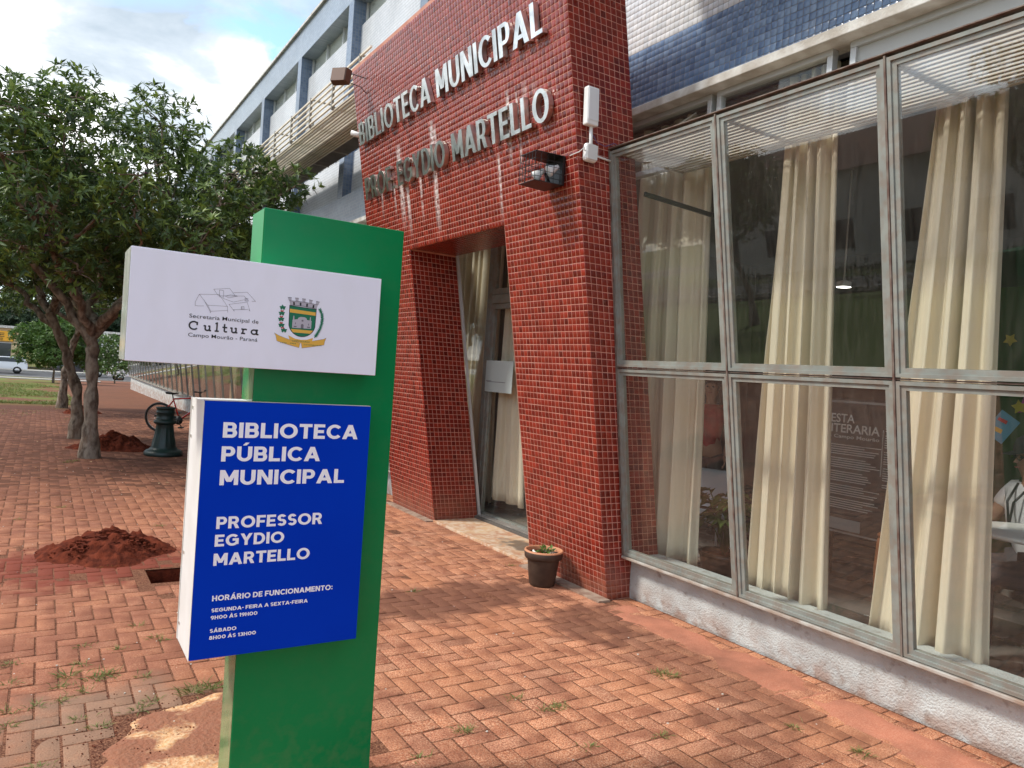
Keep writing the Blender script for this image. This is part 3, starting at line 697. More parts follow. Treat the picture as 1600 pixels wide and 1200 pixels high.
# near tiles on the flush wall right of the portal
items = []
for r in range(26):
    for c in range(96):
        y0 = 1.4+c*.05; z0 = 3.903+r*.05
        if y0 > 6.2: continue
        col = 'b' if r < 10 else 'w'
        items.append((col, ((0, y0+.0464+.0018, z0+.0018), (random.gauss(0, .00022), -.0464, 0), (random.gauss(0, .00022), 0, .0464), (-1, 0, 0))))
mb = MB(); mb.box(FX+.0022, FX+.0038, 1.4, 6.2, 3.902, 5.2); L(mb, 'grout_bed', M_GGROUT)
vis = lambda c, p: p[0] > 975 and p[1] > -5
lay_on(lib, 'blue_tile', [i[1] for i in items if i[0] == 'b'], M_BLUE, .0014, .005, 300, vis)
lay_on(lib, 'white_tile', [i[1] for i in items if i[0] == 'w'], M_WTILE, .0014, .005, 240, vis)
# clerestory windows under the ledge, above the glass bay
def clere(y0, y1, names, opaque):
    f = MB(); w = .04; x = 4.08; z0, z1 = 3.36, 3.83
    f.box(x, x+.06, y0, y1, z0, z0+w); f.box(x, x+.06, y0, y1, z1-w, z1); f.box(x+.002, x+.058, y0, y0+w, z0+w, z1-w); f.box(x+.002, x+.058, y1-w, y1, z0+w, z1-w)
    o = L(f, 'window', M_ALU, .003)
    m2 = MB(); m2.box(x+.025, x+.031, y0+w, y1-w, z0+w, z1-w); m2.build('pane', M('frosted_pane', (.42, .42, .41), .25, alt=(.5, .5, .48), scale=2) if opaque else M_GLASS, o)
clere(3.98, 5.15, '', False); clere(2.98, 3.93, '', False); clere(1.75, 2.86, '', True); clere(.5, 1.62, '', True); clere(-.6, .4, '', False)
for k in range(10): clere(8.6+3.05*k, 8.6+3.05*k+2.95, '', k % 3 == 0)
mb = MB(); mb.tube([(3.52, 4.05, 3.39), (3.8, 4.1, 3.52), (4.07, 4.12, 3.72)], .008, 6); L(mb, 'stay_cable', M_CREAM)
# slatted sun shelves
def shelf(y0, y1, lab):
    s = empty('sun_shelf', (3.4, y0, 5.0), 0, lab, 'sun shelf', 'slatted sun shelves')
    SI = Matrix.Translation(s.location).inverted()
    mb = MB(); mb.bar((3.1, y0, 5.0), (3.1, y1, 5.0), .03, .03)
    slat = MB(); slat.bar((0, 0, 0), (0, y1-y0, 0), .024, .024); me0 = slat.build('slat', M('cream_slat_paint', (.74, .67, .54), .5, alt=(.6, .53, .42), scale=3), s)
    me0.location = (-.30, 0, 0); first = me0
    for k in range(1, 13):
        c = first.copy(); COL.objects.link(c); c.parent = s; c.location = (-.30+k*.0485, 0, 0)
    for k in range(5):
        c = first.copy(); COL.objects.link(c); c.parent = s; c.location = (-.33, 0, .05+k*.085)
    mb = MB(); mb.box(.02, .60, 0, y1-y0, .035, .042); mb.build('dark_backing', M('dark_backing_brown', (.06, .05, .04), .9, alt=(.1, .085, .07), scale=3), s)  # dark sheet added above the slats, standing in for shade in the gaps
    y = y0+.35; br = None
    while y < y1:
        if br is None:
            b = MB(); b.bar((-.33, 0, .0), (-.33, 0, .42), .03, .03, (0, 1, 0)); b.bar((-.33, 0, .03), (.60, 0, .03), .02, .025); b.bar((-.33, 0, .40), (0, 0, .40), .02, .02); b.bar((0, 0, .40), (0, 0, .03), .02, .02, (0, 1, 0))
            br = b.build('bracket', M('bracket_steel', (.22, .2, .17), .6), s); br.location = (0, y-y0, 0)
        else:
            c = br.copy(); COL.objects.link(c); c.parent = s; c.location = (0, y-y0, 0)
        y += .98
shelf(8.45, 43, 'cream slatted sun shelf projecting from the facade beyond the red portal')
shelf(-7.5, 4.3, 'cream slatted sun shelf over the near glass bay, right of the portal')

# ------------------------------------------------------------------ glass bays
KG = .131; XG0 = 3.889
def gx(z): return XG0-KG*z
ZB, ZM, ZTOP = .345, 1.765, 3.34
def bay(y_lines, ylo, yhi, lab, near):
    """y_lines: list of (Ybottom, Ytop) for the mullion axes, ascending"""
    b = empty('glass_bay', (3.93, y_lines[0][0], 0), 0, lab, 'glass bay', 'leaning glass bays')
    BI = Matrix.Translation(b.location).inverted()
    def B(mb, name, mat, bevel=0, parent=None):
        o = mb.build(name, mat, parent or b, bevel)
        if parent is None: o.matrix_parent_inverse = BI
        return o
    n = 24 if near else 2
    g0 = gz
    mb = MB(); y0, y1 = ylo, yhi
    V = []
    segs = max(2, int((y1-y0)/.06)) if near else 40
    rows = [(3.955, -.05), (3.935, .02), (3.93, .15), (3.93, .29), (3.915, .312), (3.86, .318), (4.22, .318), (4.22, -.05)] if near else [(3.95, -.6), (3.93, .0), (3.93, .30), (3.86, .318), (4.22, .318), (4.22, -.6)]
    if near: rows = [(3.955, -.05), (3.938, .02), (3.932, .08), (3.93, .15), (3.93, .22), (3.93, .288), (3.918, .310), (3.86, .318), (4.22, .318), (4.22, -.05)]
    for j in range(segs+1):
        y = y0+(y1-y0)*j/segs
        for k, (x, z) in enumerate(rows):
            a = noise.fractal(Vector((x*8, y*8, z*8)), 1., 2., 3)*.004 if near and k < 7 else 0
            V.append((x+a, y, z+a+(gz(y) if z < .2 else 0)))
    m = len(rows); F = [(j*m+k, j*m+k+1, (j+1)*m+k+1, (j+1)*m+k) for j in range(segs) for k in range(m-1)]
    mb.add(V, F); mb.add([V[k] for k in range(m)], [tuple(range(m))]); mb.add([V[-1-k] for k in range(m)], [tuple(range(m))])
    B(mb, 'plinth', M_STUC)
    def pt_(yl, z, off=0):
        t = (z-ZB)/(ZTOP-ZB); return Vector((gx(z)+off, yl[0]+(yl[1]-yl[0])*t, z))
    # each casement: outer seam (mullion rust line) + frame + pane; the frame leans with the glass
    mullw = .012
    for i, yl in enumerate(y_lines):
        mb = MB(); mb.bar(pt_(yl, ZB-.02, -.004), pt_(yl, ZTOP+.01, -.004), .010, .032, (1, 0, 0)); B(mb, 'mullion', M_RUST)
    mb = MB(); mb.bar(pt_(y_lines[0], ZTOP+.018, .0), pt_(y_lines[-1], ZTOP+.018, .0), .05, .006); B(mb, 'head_flashing', M_RUST)
    mb = MB(); mb.bar(pt_(y_lines[0], ZM, .0), pt_(y_lines[-1], ZM, .0), .012, .008); B(mb, 'transom_seam', M_RUST)
    mb = MB(); mb.bar(pt_(y_lines[0], ZB-.017, .01), pt_(y_lines[-1], ZB-.017, .01), .085, .018); B(mb, 'sill', M('sill_paint', (.42, .40, .36), .8, alt=(.28, .2, .15), scale=9), .003)
    fw = .046
    for i in range(len(y_lines)-1):
        ya, yb = y_lines[i], y_lines[i+1]
        for (z0, z1) in ((ZB, ZM-.01), (ZM+.01, ZTOP)):
            A = [pt_(ya, z0)+Vector((0, .008, 0)), pt_(yb, z0)-Vector((0, .008, 0)), pt_(yb, z1)-Vector((0, .008, 0)), pt_(ya, z1)+Vector((0, .008, 0))]
            c_ = sum(A, Vector())/4
            def inset(d):
                r = []
                for k in range(4):
                    p = A[k]; pr = (A[k-1]-p).normalized(); nx_ = (A[(k+1) % 4]-p).normalized(); r.append(p+(pr+nx_)*d)
                return r
            I1 = inset(fw*.42); I2 = inset(fw); nn = Vector((-1, 0, -KG)).normalized()
            mb = MB()
            # stepped frame: outer flange, recessed inner lip
            L1 = [p+nn*.014 for p in A]; L2 = [p+nn*.014 for p in I1]; L3 = [p+nn*.004 for p in I1]; L4 = [p+nn*.004 for p in I2]; L5 = [p-nn*.03 for p in I2]; L6 = [p-nn*.03 for p in A]
            allv = L1+L2+L3+L4+L5+L6; fs = []
            for q in range(5):
                for k in range(4): fs.append((q*4+k, q*4+(k+1) % 4, (q+1)*4+(k+1) % 4, (q+1)*4+k))
            for k in range(4): fs.append((20+k, 20+(k+1) % 4, (k+1) % 4, k))
            mb.add(allv, fs); fr = B(mb, 'casement_frame', M_FRAME)
            mb = MB(); G2 = inset(fw*.8); mb.hexa([p-nn*.006 for p in G2]+[p-nn*.002 for p in G2]); mb.build('pane', M_GLASS, fr)
    # inner jamb board beside the portal
    return b, B
nb = [(-1.05, -1.0), (.03, .06), (1.085, 1.13), (2.13, 2.214), (3.208, 3.313), (4.325, 4.335)]
near_bay, NB = bay(nb, -2.2, 4.335, 'near leaning glass bay on a white stucco plinth, right of the red portal', True)
# louvred ceiling slats of the bay (run along the wall, light falls between them)
sl0 = MB(); sl0.box(0, .024, -1.2, 4.30, -.004, .004)
s0 = NB(sl0, 'slat', M_CREAM); s0.location = (3.49, 0, 3.33)
for k in range(1, 15):
    c = s0.copy(); COL.objects.link(c); c.parent = near_bay; c.matrix_parent_inverse = s0.matrix_parent_inverse.copy(); c.location = (3.49+k*.048, 0, 3.33)
for (y, yt) in nb[1:]:
    mb = MB(); mb.box(3.47, 4.2, yt-.02, yt+.02, 3.335, 3.375); NB(mb, 'ceiling_rafter', M_CREAM)
mb = MB(); mb.bar((3.6, 4.1, 3.02), (4.3, 3.95, 2.93), .02, .03); NB(mb, 'stay_bar', M_BLK)
fb = [(8.45+1.08*k, 8.45+1.08*k) for k in range(33)]
far_bay, FB_ = bay(fb, 8.44, 43.1, 'far leaning glass bay running away behind the bicycle, left of the portal', False)
mb = MB(); mb.box(3.49, 4.2, 8.45, 43, 3.36, 3.37); FB_(mb, 'bay_roof', M_CREAM)

# ------------------------------------------------------------------ interior
def ibox(name, x0, x1, y0, y1, z0, z1, mat): mb = MB(); mb.box(x0, x1, y0, y1, z0, z1); return L(mb, name, mat)
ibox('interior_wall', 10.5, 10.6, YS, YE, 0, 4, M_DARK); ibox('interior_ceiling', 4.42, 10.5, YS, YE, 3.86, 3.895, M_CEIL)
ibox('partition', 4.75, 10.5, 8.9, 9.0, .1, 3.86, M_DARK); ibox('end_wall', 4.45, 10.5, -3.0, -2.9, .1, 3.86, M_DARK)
ifl = empty('interior_floor', (4.2, -2, .06)); struct(ifl)
mb = MB(); mb.box(.02, 6.3, -6, 46, -.3, -.012); mb.build('floor_screed', M('screed', (.1, .09, .08), .8), ifl)
fi = []
for a in range(12):
    for b_ in range(22):
        fi.append(((.05+a*.5+.002, b_*.5+.002, 0), (.496, 0, random.gauss(0, .0005)), (0, .496, random.gauss(0, .0005)), (0, 0, 1)))
lay_on(ifl, 'floor_tile', fi, M_FLR, .001, .01, 264)
def door_wall():
    d = empty('glass_entrance', (4.36, 7.5, .03), 0, 'glazed entrance screen with a door behind the red portal opening', 'entrance')
    DI = Matrix.Translation(d.location).inverted()
    def B(mb, n, m, parent=None, bev=0):
        o = mb.build(n, m, parent or d, bev)
        if parent is None: o.matrix_parent_inverse = DI
        return o
    mb = MB(); x = 4.33
    mb.box(x, x+.07, 7.44, 7.53, .03, 3.6); B(mb, 'post', M_FRAME, None, .004)
    mb = MB(); mb.box(x, x+.07, 5.3, 7.438, 2.46, 2.56); B(mb, 'transom', M_FRAME, None, .004)
    mb = MB(); mb.box(x+.01, x+.06, 7.38, 7.437, .06, 2.455); mb.box(x+.01, x+.06, 6.20, 6.25, .06, 2.455); mb.box(x+.01, x+.06, 6.25, 7.38, 2.40, 2.455); mb.box(x+.01, x+.06, 6.25, 7.38, .04, .075); dr = B(mb, 'door', M_FRAME)
    m2 = MB(); m2.box(x+.03, x+.036, 6.25, 7.38, .075, 2.40); m2.build('pane', M_GLASSC, dr)
    mb = MB(); mb.box(x+.004, x+.05, 7.372, 7.436, 2.565, 3.6); mb.box(x+.004, x+.05, 5.3, 7.37, 2.565, 2.63); mb.box(x+.004, x+.05, 6.6, 6.66, 2.635, 3.6); f2 = B(mb, 'fanlight_frame', M_FRAME)
    m2 = MB(); m2.box(x+.02, x+.026, 5.3, 7.37, 2.63, 3.6); m2.build('pane', M_GLASSC, f2)
    m2 = MB(); m2.box(x+.03, x+.036, 7.532, 8.9, .06, 3.6); B(m2, 'side_pane', M_GLASS)
    # taped notice: three codes left out, plain pale sheet with lines of small print
    mb = MB(); mb.box(x-.008, x-.006, 6.86, 7.44, 1.455, 1.81); nt_ = B(mb, 'notice', M('pale_green_paper', (.50, .58, .56), .5))
    mb = MB(); mb.box(x-.0095, x-.009, 7.0, 7.4, 1.566, 1.572); mb.box(x-.0095, x-.009, 7.3, 7.42, 1.576, 1.582); mb.build('print', M_PRG, nt_)
    mb = MB(); mb.tube([(x-.03, 6.30, .9), (x-.06, 6.30, .95), (x-.06, 6.30, 1.25), (x-.03, 6.30, 1.3)], .012, 8); B(mb, 'handle', M_CHR)
door_wall()
mb = MB(); mb.hexa([(3.714+TH+.002, 7.28, .03), (3.714+TH+.03, 7.28, .03), (3.714+TH+.03, 7.3, .03), (3.714+TH+.002, 7.3, .03), (fx(2.95)+TH+.002, 7.28, 2.95), (fx(2.95)+TH+.03, 7.28, 2.95), (fx(2.95)+TH+.03, 7.3, 2.95), (fx(2.95)+TH+.002, 7.3, 2.95)])
o = mb.build('jamb_trim', M_ALU, portal); o.matrix_parent_inverse = PI_

def curtain(x, ya_t, yb_t, ya_b, yb_b, zt, zb, folds, lab, amp=.035, seed=0, cinch=None, group='cream curtains'):
    """pleated sheet; y?_t at the top, y?_b at the hem"""
    r = random.Random(seed); nu, nv = 150, 26; V = []; F = []
    ph = [0]; 
    for k in range(nu): ph.append(ph[-1]+(2*PI*folds/nu)*(1+.45*math.sin(k*.13+seed)+.3*math.sin(k*.31+seed*2)))
    for j in range(nv+1):
        t_ = j/nv; z = zt+(zb-zt)*t_
        a = ya_t+(ya_b-ya_t)*t_**1.3; b = yb_t+(yb_b-yb_t)*t_**1.3
        for i in range(nu+1):
            s = i/nu; am = amp*(.75+.25*t_)*(1+.35*math.sin(s*9+seed))
            y = a+(b-a)*s+.010*math.sin(ph[i]*2+t_*1.5)
            p = ph[i]+.35*math.sin(t_*2.4+seed+s*3)
            sp_ = math.sin(p); X = x+am*(math.copysign(abs(sp_)**.6, sp_)+.22*math.sin(2*p+1.1)+.10*math.sin(5*p+s*7))+.012*math.sin(t_*5+s*4+seed)
            V.append((X, y, z+.004*math.sin(p*.5)))
    w = nu+1
    for j in range(nv):
        for i in range(nu): F.append((j*w+i, j*w+i+1, (j+1)*w+i+1, (j+1)*w+i))
    me = fast_mesh('curtain', V, F, smooth=True); o = link('curtain', me, M_CURT); tag(o, lab, 'curtain', group)
    # origin at its hem
    c = Vector((x, (ya_b+yb_b)/2, zb)); me.transform(Matrix.Translation(-c)); o.location = c
    sm = o.modifiers.new('thickness', 'SOLIDIFY'); sm.thickness = .0015
    return o
curtain(4.26, 4.95, 4.10, 4.95, 3.98, 3.8, .30, 5, 'cream curtain behind the narrow pane next to the red portal', .04, 1)
curtain(4.24, 3.44, 3.02, 3.46, 2.84, 3.8, .26, 5, 'cream curtain hanging in the middle of the second window from the portal', .045, 2)
curtain(4.24, 2.37, 2.03, 2.56, 1.90, 3.8, .24, 4, 'wide bottomed cream curtain behind the third window from the portal', .05, 3)
curtain(4.6, 8.8, 7.6, 8.8, 7.55, 3.7, .12, 8, 'cream curtain behind the side pane left of the entrance door', .04, 5)
curtain(4.50, 7.42, 6.98, 7.44, 6.72, 3.7, .22, 3, 'cream curtain with a hemmed bottom hanging inside the entrance door', .03, 6)
for k in range(12):
    y = 9.6+k*2.1
    curtain(4.26, y+.5, y, y+.6, y-.1, 3.3, .28, 5, ['cream curtain of the far bay, first beyond the portal', 'cream curtain of the far bay, second beyond the portal', 'cream curtain of the far bay, third beyond the portal', 'cream curtain of the far bay, just behind the bicycle handlebar', 'cream curtain of the far bay, behind the bicycle', 'cream curtain of the far bay, next beyond the bicycle', 'cream curtain of the far bay, sixth from its far end', 'cream curtain of the far bay, fifth from its far end', 'cream curtain of the far bay, fourth from its far end', 'cream curtain of the far bay, third from its far end', 'cream curtain of the far bay, second from its far end', 'cream curtain at the very far end of the far bay', 'cream curtain of the far bay, past the white pickup line'][k], .04, 10+k, group='curtains behind the far glass bay')
for k in range(2):
    curtain(4.26, 1.1-k*1.3, .7-k*1.3, 1.15-k*1.3, .6-k*1.3, 3.8, .26, 4, ['cream curtain one window past the right edge of the photo', 'cream curtain two windows past the right edge of the photo'][k], .04, 30+k, group='curtains further along the near bay')
#@@PART2
# ------------------------------------------------------------------ totem sign
totem = empty('totem_sign', (.9, 2.78, 0), 0, 'tall green library totem with a white crest panel and a blue opening hours panel', 'sign')
TI = Matrix.Translation(totem.location).inverted()
def T(mb, name, mat, parent=None, bevel=0):
    o = mb.build(name, mat, parent or totem, bevel)
    if parent is None: o.matrix_parent_inverse = TI
    return o
mb = MB(); mb.box(.633, 1.163, 2.702, 2.872, .006, 2.182); post = T(mb, 'post', M_GRN, None, .003)
mb = MB(); mb.box(.6315, .6325, 2.704, 2.870, 1.98, 2.178); T(mb, 'side_sheet', M_GRN2, post)
mb = MB(); mb.box(.6312, .6325, 2.706, 2.868, .01, 1.979); T(mb, 'side_tape', M('green_under_tape', (.02, .20, .07), .15, alt=(.20, .27, .14), scale=4.5, contrast=(.45, .62), spec=.8), post)
mb = MB(); mb.box(.58, 1.21, 2.65, 2.92, -.02, .012); T(mb, 'base_plate', M('galvanised', (.4, .4, .4), .5, metallic=.6))
mb = MB(); mb.box(.2165, 1.042, 2.602, 2.70, 1.6175, 1.974); wp = T(mb, 'white_panel', M_WHT, None, .0015)
mb = MB(); mb.box(.217, .632, 2.702, 2.79, 1.618, 1.9735); T(mb, 'panel_return', M_WHT2, wp)
mb = MB(); mb.box(.2145, .2158, 2.604, 2.788, 1.62, 1.972); T(mb, 'taped_edge', M_TAPE, wp)
mb = MB(); mb.box(.4585, 1.034, 2.602, 2.622, .642, 1.5015); bp = T(mb, 'blue_panel', M_BLU, None, .001)
mb = MB(); mb.box(.4575, .632, 2.624, 2.845, .640, 1.4985); mb.box(.632, 1.030, 2.624, 2.7, .640, 1.4985); T(mb, 'panel_box', M_WHT2, bp, .002)
mb = MB(); mb.box(.4565, .4574, 2.603, 2.845, .640, 1.500); T(mb, 'edge_sheet', M_WHT2, bp)
mb = MB(); mb.box(.4545, .4562, 2.835, 2.846, .640, 1.500); mb.box(.457, 1.032, 2.603, 2.622, 1.5025, 1.504); T(mb, 'edge_fold', M_LEDGE, bp)
mb = MB()
for z in (1.46, 1.36, .95, .7): mb.box(.4535, .4562, 2.80, 2.812, z, z+.010)
stuff(T(mb, 'rivets', M_STEEL, bp))
YF = 2.6018
def spt(x0, z0): return lambda u, v, d: Vector((x0+u, YF-d, z0+v))
for t_, x0, x1, z, cap in [("BIBLIOTECA", .520, .989, 1.381, .0515), ("PÚBLICA", .5195, .854, 1.3015, .0505), ("MUNICIPAL", .519, .948, 1.222, .0505), ("PROFESSOR", .5175, .877, 1.076, .0405), ("EGYDIO", .516, .745, 1.017, .0395), ("MARTELLO", .5155, .839, .953, .0405),
                           ("HORÁRIO DE FUNCIONAMENTO:", .519, .931, .834, .0185), ("SEGUNDA- FEIRA A SEXTA-FEIRA", .519, .843, .797, .0125), ("9H00 ÀS 19H00", .518, .670, .7725, .0125), ("SÁBADO", .518, .603, .7285, .0125), ("8H00 ÀS 13H00", .517, .669, .705, .0125)]:
    mb = MB(); lay_text(mb, t_, .235, .205, spt(x0, z), x1-x0, cap, .0004, .10, eps=.00003); T(mb, 'lettering', M_PRW, bp)
def flat(name, mat, polys, d, parent=wp):
    mb = MB()
    for i, P in enumerate(polys): mb.add([(x, YF-d-.00002*i, z) for x, z in P], [tuple(range(len(P)))])
    return T(mb, name, mat, parent)
def strokes(name, mat, lines, w, d, parent=wp):
    mb = MB(); k = 0
    for Ln in lines:
        for a, b in zip(Ln[:-1], Ln[1:]):
            a = Vector(a); b = Vector(b); t_ = (b-a)
            if t_.length < 1e-6: continue
            t_.normalize(); n_ = Vector((-t_.y, t_.x))*w/2; a = a-t_*w*.3; b = b+t_*w*.3; k += 1; y = YF-d-.00001*(k % 9)
            mb.add([(p.x, y, p.y) for p in (a-n_, b-n_, b+n_, a+n_)], [(0, 1, 2, 3)])
    return T(mb, name, mat, parent)
# line drawing of the building
LN = [[(0.4202, 1.8463), (0.4807, 1.8523), (0.509, 1.8163), (0.4477, 1.8137), (0.4202, 1.8463)], [(0.4094, 1.8194), (0.4161, 1.8374), (0.4202, 1.8463)], [(0.4094, 1.8194), (0.41, 1.8087), (0.4178, 1.8081), (0.4362, 1.81)], [(0.4477, 1.8137), (0.4581, 1.7949), (0.4575, 1.7899)], [(0.509, 1.8163), (0.5112, 1.7964)], [(0.4351, 1.8297), (0.4532, 1.7994), (0.4575, 1.7899)], [(0.4581, 1.7949), (0.5099, 1.8028)], [(0.4632, 1.8677), (0.5126, 1.8761), (0.5319, 1.8531), (0.4786, 1.848), (0.4632, 1.8677)], [(0.4812, 1.8673), (0.4825, 1.845), (0.4954, 1.8449), (0.4941, 1.8663), (0.4812, 1.8673)], [(0.5255, 1.8635), (0.569, 1.8701), (0.5979, 1.8427), (0.5856, 1.8413)], [(0.5319, 1.8531), (0.56, 1.8563), (0.5757, 1.8403)], [(0.4999, 1.8495), (0.5121, 1.8448), (0.5406, 1.8541), (0.5163, 1.8554), (0.4999, 1.8495)], [(0.4932, 1.8412), (0.5273, 1.8324), (0.5607, 1.8437)], [(0.5134, 1.8233), (0.571, 1.8372), (0.5817, 1.8077), (0.5774, 1.8124)], [(0.5134, 1.8233), (0.5316, 1.8025), (0.5289, 1.8073), (0.5749, 1.8131)], [(0.5524, 1.8199), (0.5621, 1.8209), (0.5627, 1.8118), (0.553, 1.8108), (0.5524, 1.8199)], [(0.5629, 1.849), (0.5726, 1.8501), (0.5733, 1.84), (0.5634, 1.8404), (.5629, 1.849)], [(.5545, 1.8205), (.5545, 1.811)], [(.5585, 1.8205), (.5585, 1.811)], [(.565, 1.849), (.565, 1.8404)], [(.569, 1.849), (.569, 1.8404)]]
strokes('building_drawing', M_PRG, LN, .0009, .0006)
# slab serif word "Cultura"
def slab_word():
    lines = []; W_ = .0052
    def arc(cx, cz, rx, rz, a0, a1, n=14): return [(cx+rx*math.cos(math.radians(a0+(a1-a0)*i/n)), cz+rz*math.sin(math.radians(a0+(a1-a0)*i/n))) for i in range(n+1)]
    b = 1.7290; X = .0195; C = .0300; h = W_/2
    x = .395
    lines += [arc(x+.0145, b+C/2, .0135, C/2-h, 48, 312, 22), [(x+.0245, b+C-.004), (x+.0245, b+C-.012)]]                                  # C
    x = .4405; lines += [[(x+.004, b+X-h), (x+.004, b+.007)], arc(x+.0105, b+.008, .0065, .0055, 180, 350, 10), [(x+.0175, b+X-h), (x+.0175, b+h)], [(x, b+X-h), (x+.004, b+X-h)], [(x+.0140, b+X-h), (x+.0175, b+X-h)], [(x+.0175, b+h), (x+.021, b+h)]]  # u
    x = .4745; lines += [[(x+.006, b+C), (x+.006, b+h)], [(x+.002, b+C-h), (x+.006, b+C-h)], [(x+.001, b+h), (x+.011, b+h)]]             # l
    x = .498; lines += [[(x+.006, b+C-.003), (x+.006, b+.006)], [(x+.001, b+X-h), (x+.013, b+X-h)], arc(x+.0105, b+.0065, .0045, .004, 180, 310, 8)]  # t
    x = .5235; lines += [[(x+.004, b+X-h), (x+.004, b+.007)], arc(x+.0105, b+.008, .0065, .0055, 180, 350, 10), [(x+.0175, b+X-h), (x+.0175, b+h)], [(x, b+X-h), (x+.004, b+X-h)], [(x+.0140, b+X-h), (x+.0175, b+X-h)], [(x+.0175, b+h), (x+.021, b+h)]]
    x = .559; lines += [[(x+.004, b+X-h), (x+.004, b+h)], [(x, b+h), (x+.010, b+h)], [(x, b+X-h), (x+.004, b+X-h)], arc(x+.0115, b+X-.009, .0075, .0065, 165, 60, 8)]  # r
    x = .590; lines += [arc(x+.009, b+X/2, .0085, X/2-h, 0, 360, 20), [(x+.0185, b+X-h), (x+.0185, b+h)], [(x+.0185, b+h), (x+.023, b+h)], [(x+.0150, b+X-h), (x+.0205, b+X-h)]]  # a
    strokes('lettering', M_PRK, lines, .0048, .0006)
slab_word()
def font_text(name, body, x0, x1, z, cap, mat, d, parent, off=.006, yf=YF, to=None):
    cu = bpy.data.curves.new(name, 'FONT'); cu.body = body; cu.size = 1; cu.offset = off; cu.resolution_u = 3
    tmp = bpy.data.objects.new('tmp', cu); COL.objects.link(tmp); dg = bpy.context.evaluated_depsgraph_get(); dg.update()
    me = bpy.data.meshes.new_from_object(tmp.evaluated_get(dg)); bpy.data.objects.remove(tmp); bpy.data.curves.remove(cu)
    xs_ = [v.co.x for v in me.vertices]; w = max(xs_)-min(xs_); mn = min(xs_); sx = (x1-x0)/w; sz = cap/.69
    for v in me.vertices:
        u, q = (v.co.x-mn)*sx, v.co.y*sz
        v.co = to(u, q, d) if to else Vector((x0+u, yf-d, z+q))
    me.name = name; me.materials.clear(); o = link(name, me, mat, parent); return o
for body, x0, x1, z, cap in [("Secretaria Municipal de", .394, .612, 1.7685, .0125), ("Campo Mourão - Paraná", .394, .612, 1.7075, .012)]:
    o = font_text('lettering', body, x0, x1, z, cap, M_PRK, .0006, wp, .002)
    if False: pass
# crest
c0 = (.7597, 1.79)
def shieldP(sx, sz, dz=0):
    P = [(-.0457*sx, .050*sz), (.0457*sx, .046*sz)]
    for i in range(0, 13):
        a = math.radians(-12-i*13); P.append((.0455*sx*math.cos(a), (-.006+.046*math.sin(a))*sz))
    return [(c0[0]+x, c0[1]+z+dz) for x, z in P]
flat('shield_rim', M_PRK, [shieldP(1.05, 1.04)], .0004); flat('shield_field', M_PG, [shieldP(1., 1.)], .0006)
flat('shield_band', M_PY, [[(.7142, 1.8300), (.8052, 1.8262), (.8052, 1.8145), (.7142, 1.8178)]], .0008)
flat('shield_band', M_PY, [[(.7215, 1.7610), (.7995, 1.7612), (.7900, 1.7500), (.7290, 1.7500)]], .0008)
flat('shield_castle', M_PS, [[(.7255, 1.7657), (.7255, 1.793), (.744, 1.797), (.744, 1.7657)], [(.744, 1.7657), (.744, 1.801), (.7525, 1.8055), (.768, 1.8055), (.775, 1.801), (.775, 1.7665)], [(.775, 1.7665), (.775, 1.797), (.792, 1.795), (.792, 1.7675)], [(.7265, 1.793), (.728, 1.8075), (.7305, 1.8075), (.732, 1.793)], [(.7845, 1.793), (.786, 1.808), (.7885, 1.808), (.790, 1.793)]], .0010)
flat('castle_openings', M_PRG, [[(.7555, 1.7662), (.7555, 1.779), (.7605, 1.782), (.765, 1.779), (.765, 1.7662)], [(.735, 1.778), (.735, 1.785), (.7375, 1.785), (.7375, 1.778)], [(.781, 1.778), (.781, 1.785), (.7835, 1.785), (.7835, 1.778)], [(.757, 1.790), (.757, 1.796), (.7635, 1.796), (.7635, 1.790)], [(.7308, 1.768), (.7308, 1.772), (.741, 1.773), (.741, 1.769)], [(.777, 1.770), (.777, 1.774), (.788, 1.774), (.788, 1.770)]], .0012)
cr = []; crd = []
def crown_p(u, v): # u 0..1 across, v 0..1 up
    return (.7139+(.0935)*u+(u-.5)*.008*v, 1.8432+.020*v-.004*u+.004*math.cos((u-.5)*2.4)*1-.002)
cr.append([crown_p(u, 0) for u in (0, .25, .5, .75, 1)]+[crown_p(u, .72) for u in (1, .75, .5, .25, 0)])
for k in range(5):
    u0 = k*.2375; cr.append([crown_p(u0-.02, .74), crown_p(u0+.07, .74), crown_p(u0+.085, 1.3), crown_p(u0-.035, 1.3)])
    if k < 4: crd.append([crown_p(u0+.12, .04), crown_p(u0+.18, .04), crown_p(u0+.18, .5), crown_p(u0+.15, .62), crown_p(u0+.12, .5)])
flat('mural_crown', M_PS, cr, .0006); flat('crown_gates', M_PRK, crd, .0009)
strokes('crown_lines', M_PRK, [[crown_p(u, .74) for u in (0, .25, .5, .75, 1)], [crown_p(u, 0) for u in (0, .5, 1)]]+[[crown_p(k*.2375-.035, 1.3), crown_p(k*.2375+.085, 1.3)] for k in range(5)], .0012, .0012)
lv = []
for (x, z) in [(.6895, 1.829), (.6875, 1.809), (.6868, 1.789), (.689, 1.7685), (.6985, 1.7515)]:
    for a, ln in ((150, .013), (95, .013), (35, .013), (200, .009), (-15, .009)):
        ca, sa = math.cos(math.radians(a)), math.sin(math.radians(a)); n_ = (-sa*.0042, ca*.0042)
        lv.append([(x, z), (x+ca*ln*.5-n_[0], z+sa*ln*.5-n_[1]), (x+ca*ln, z+sa*ln), (x+ca*ln*.5+n_[0], z+sa*ln*.5+n_[1])])
flat('coffee_leaves', M_PG, lv, .0006)
bd = []
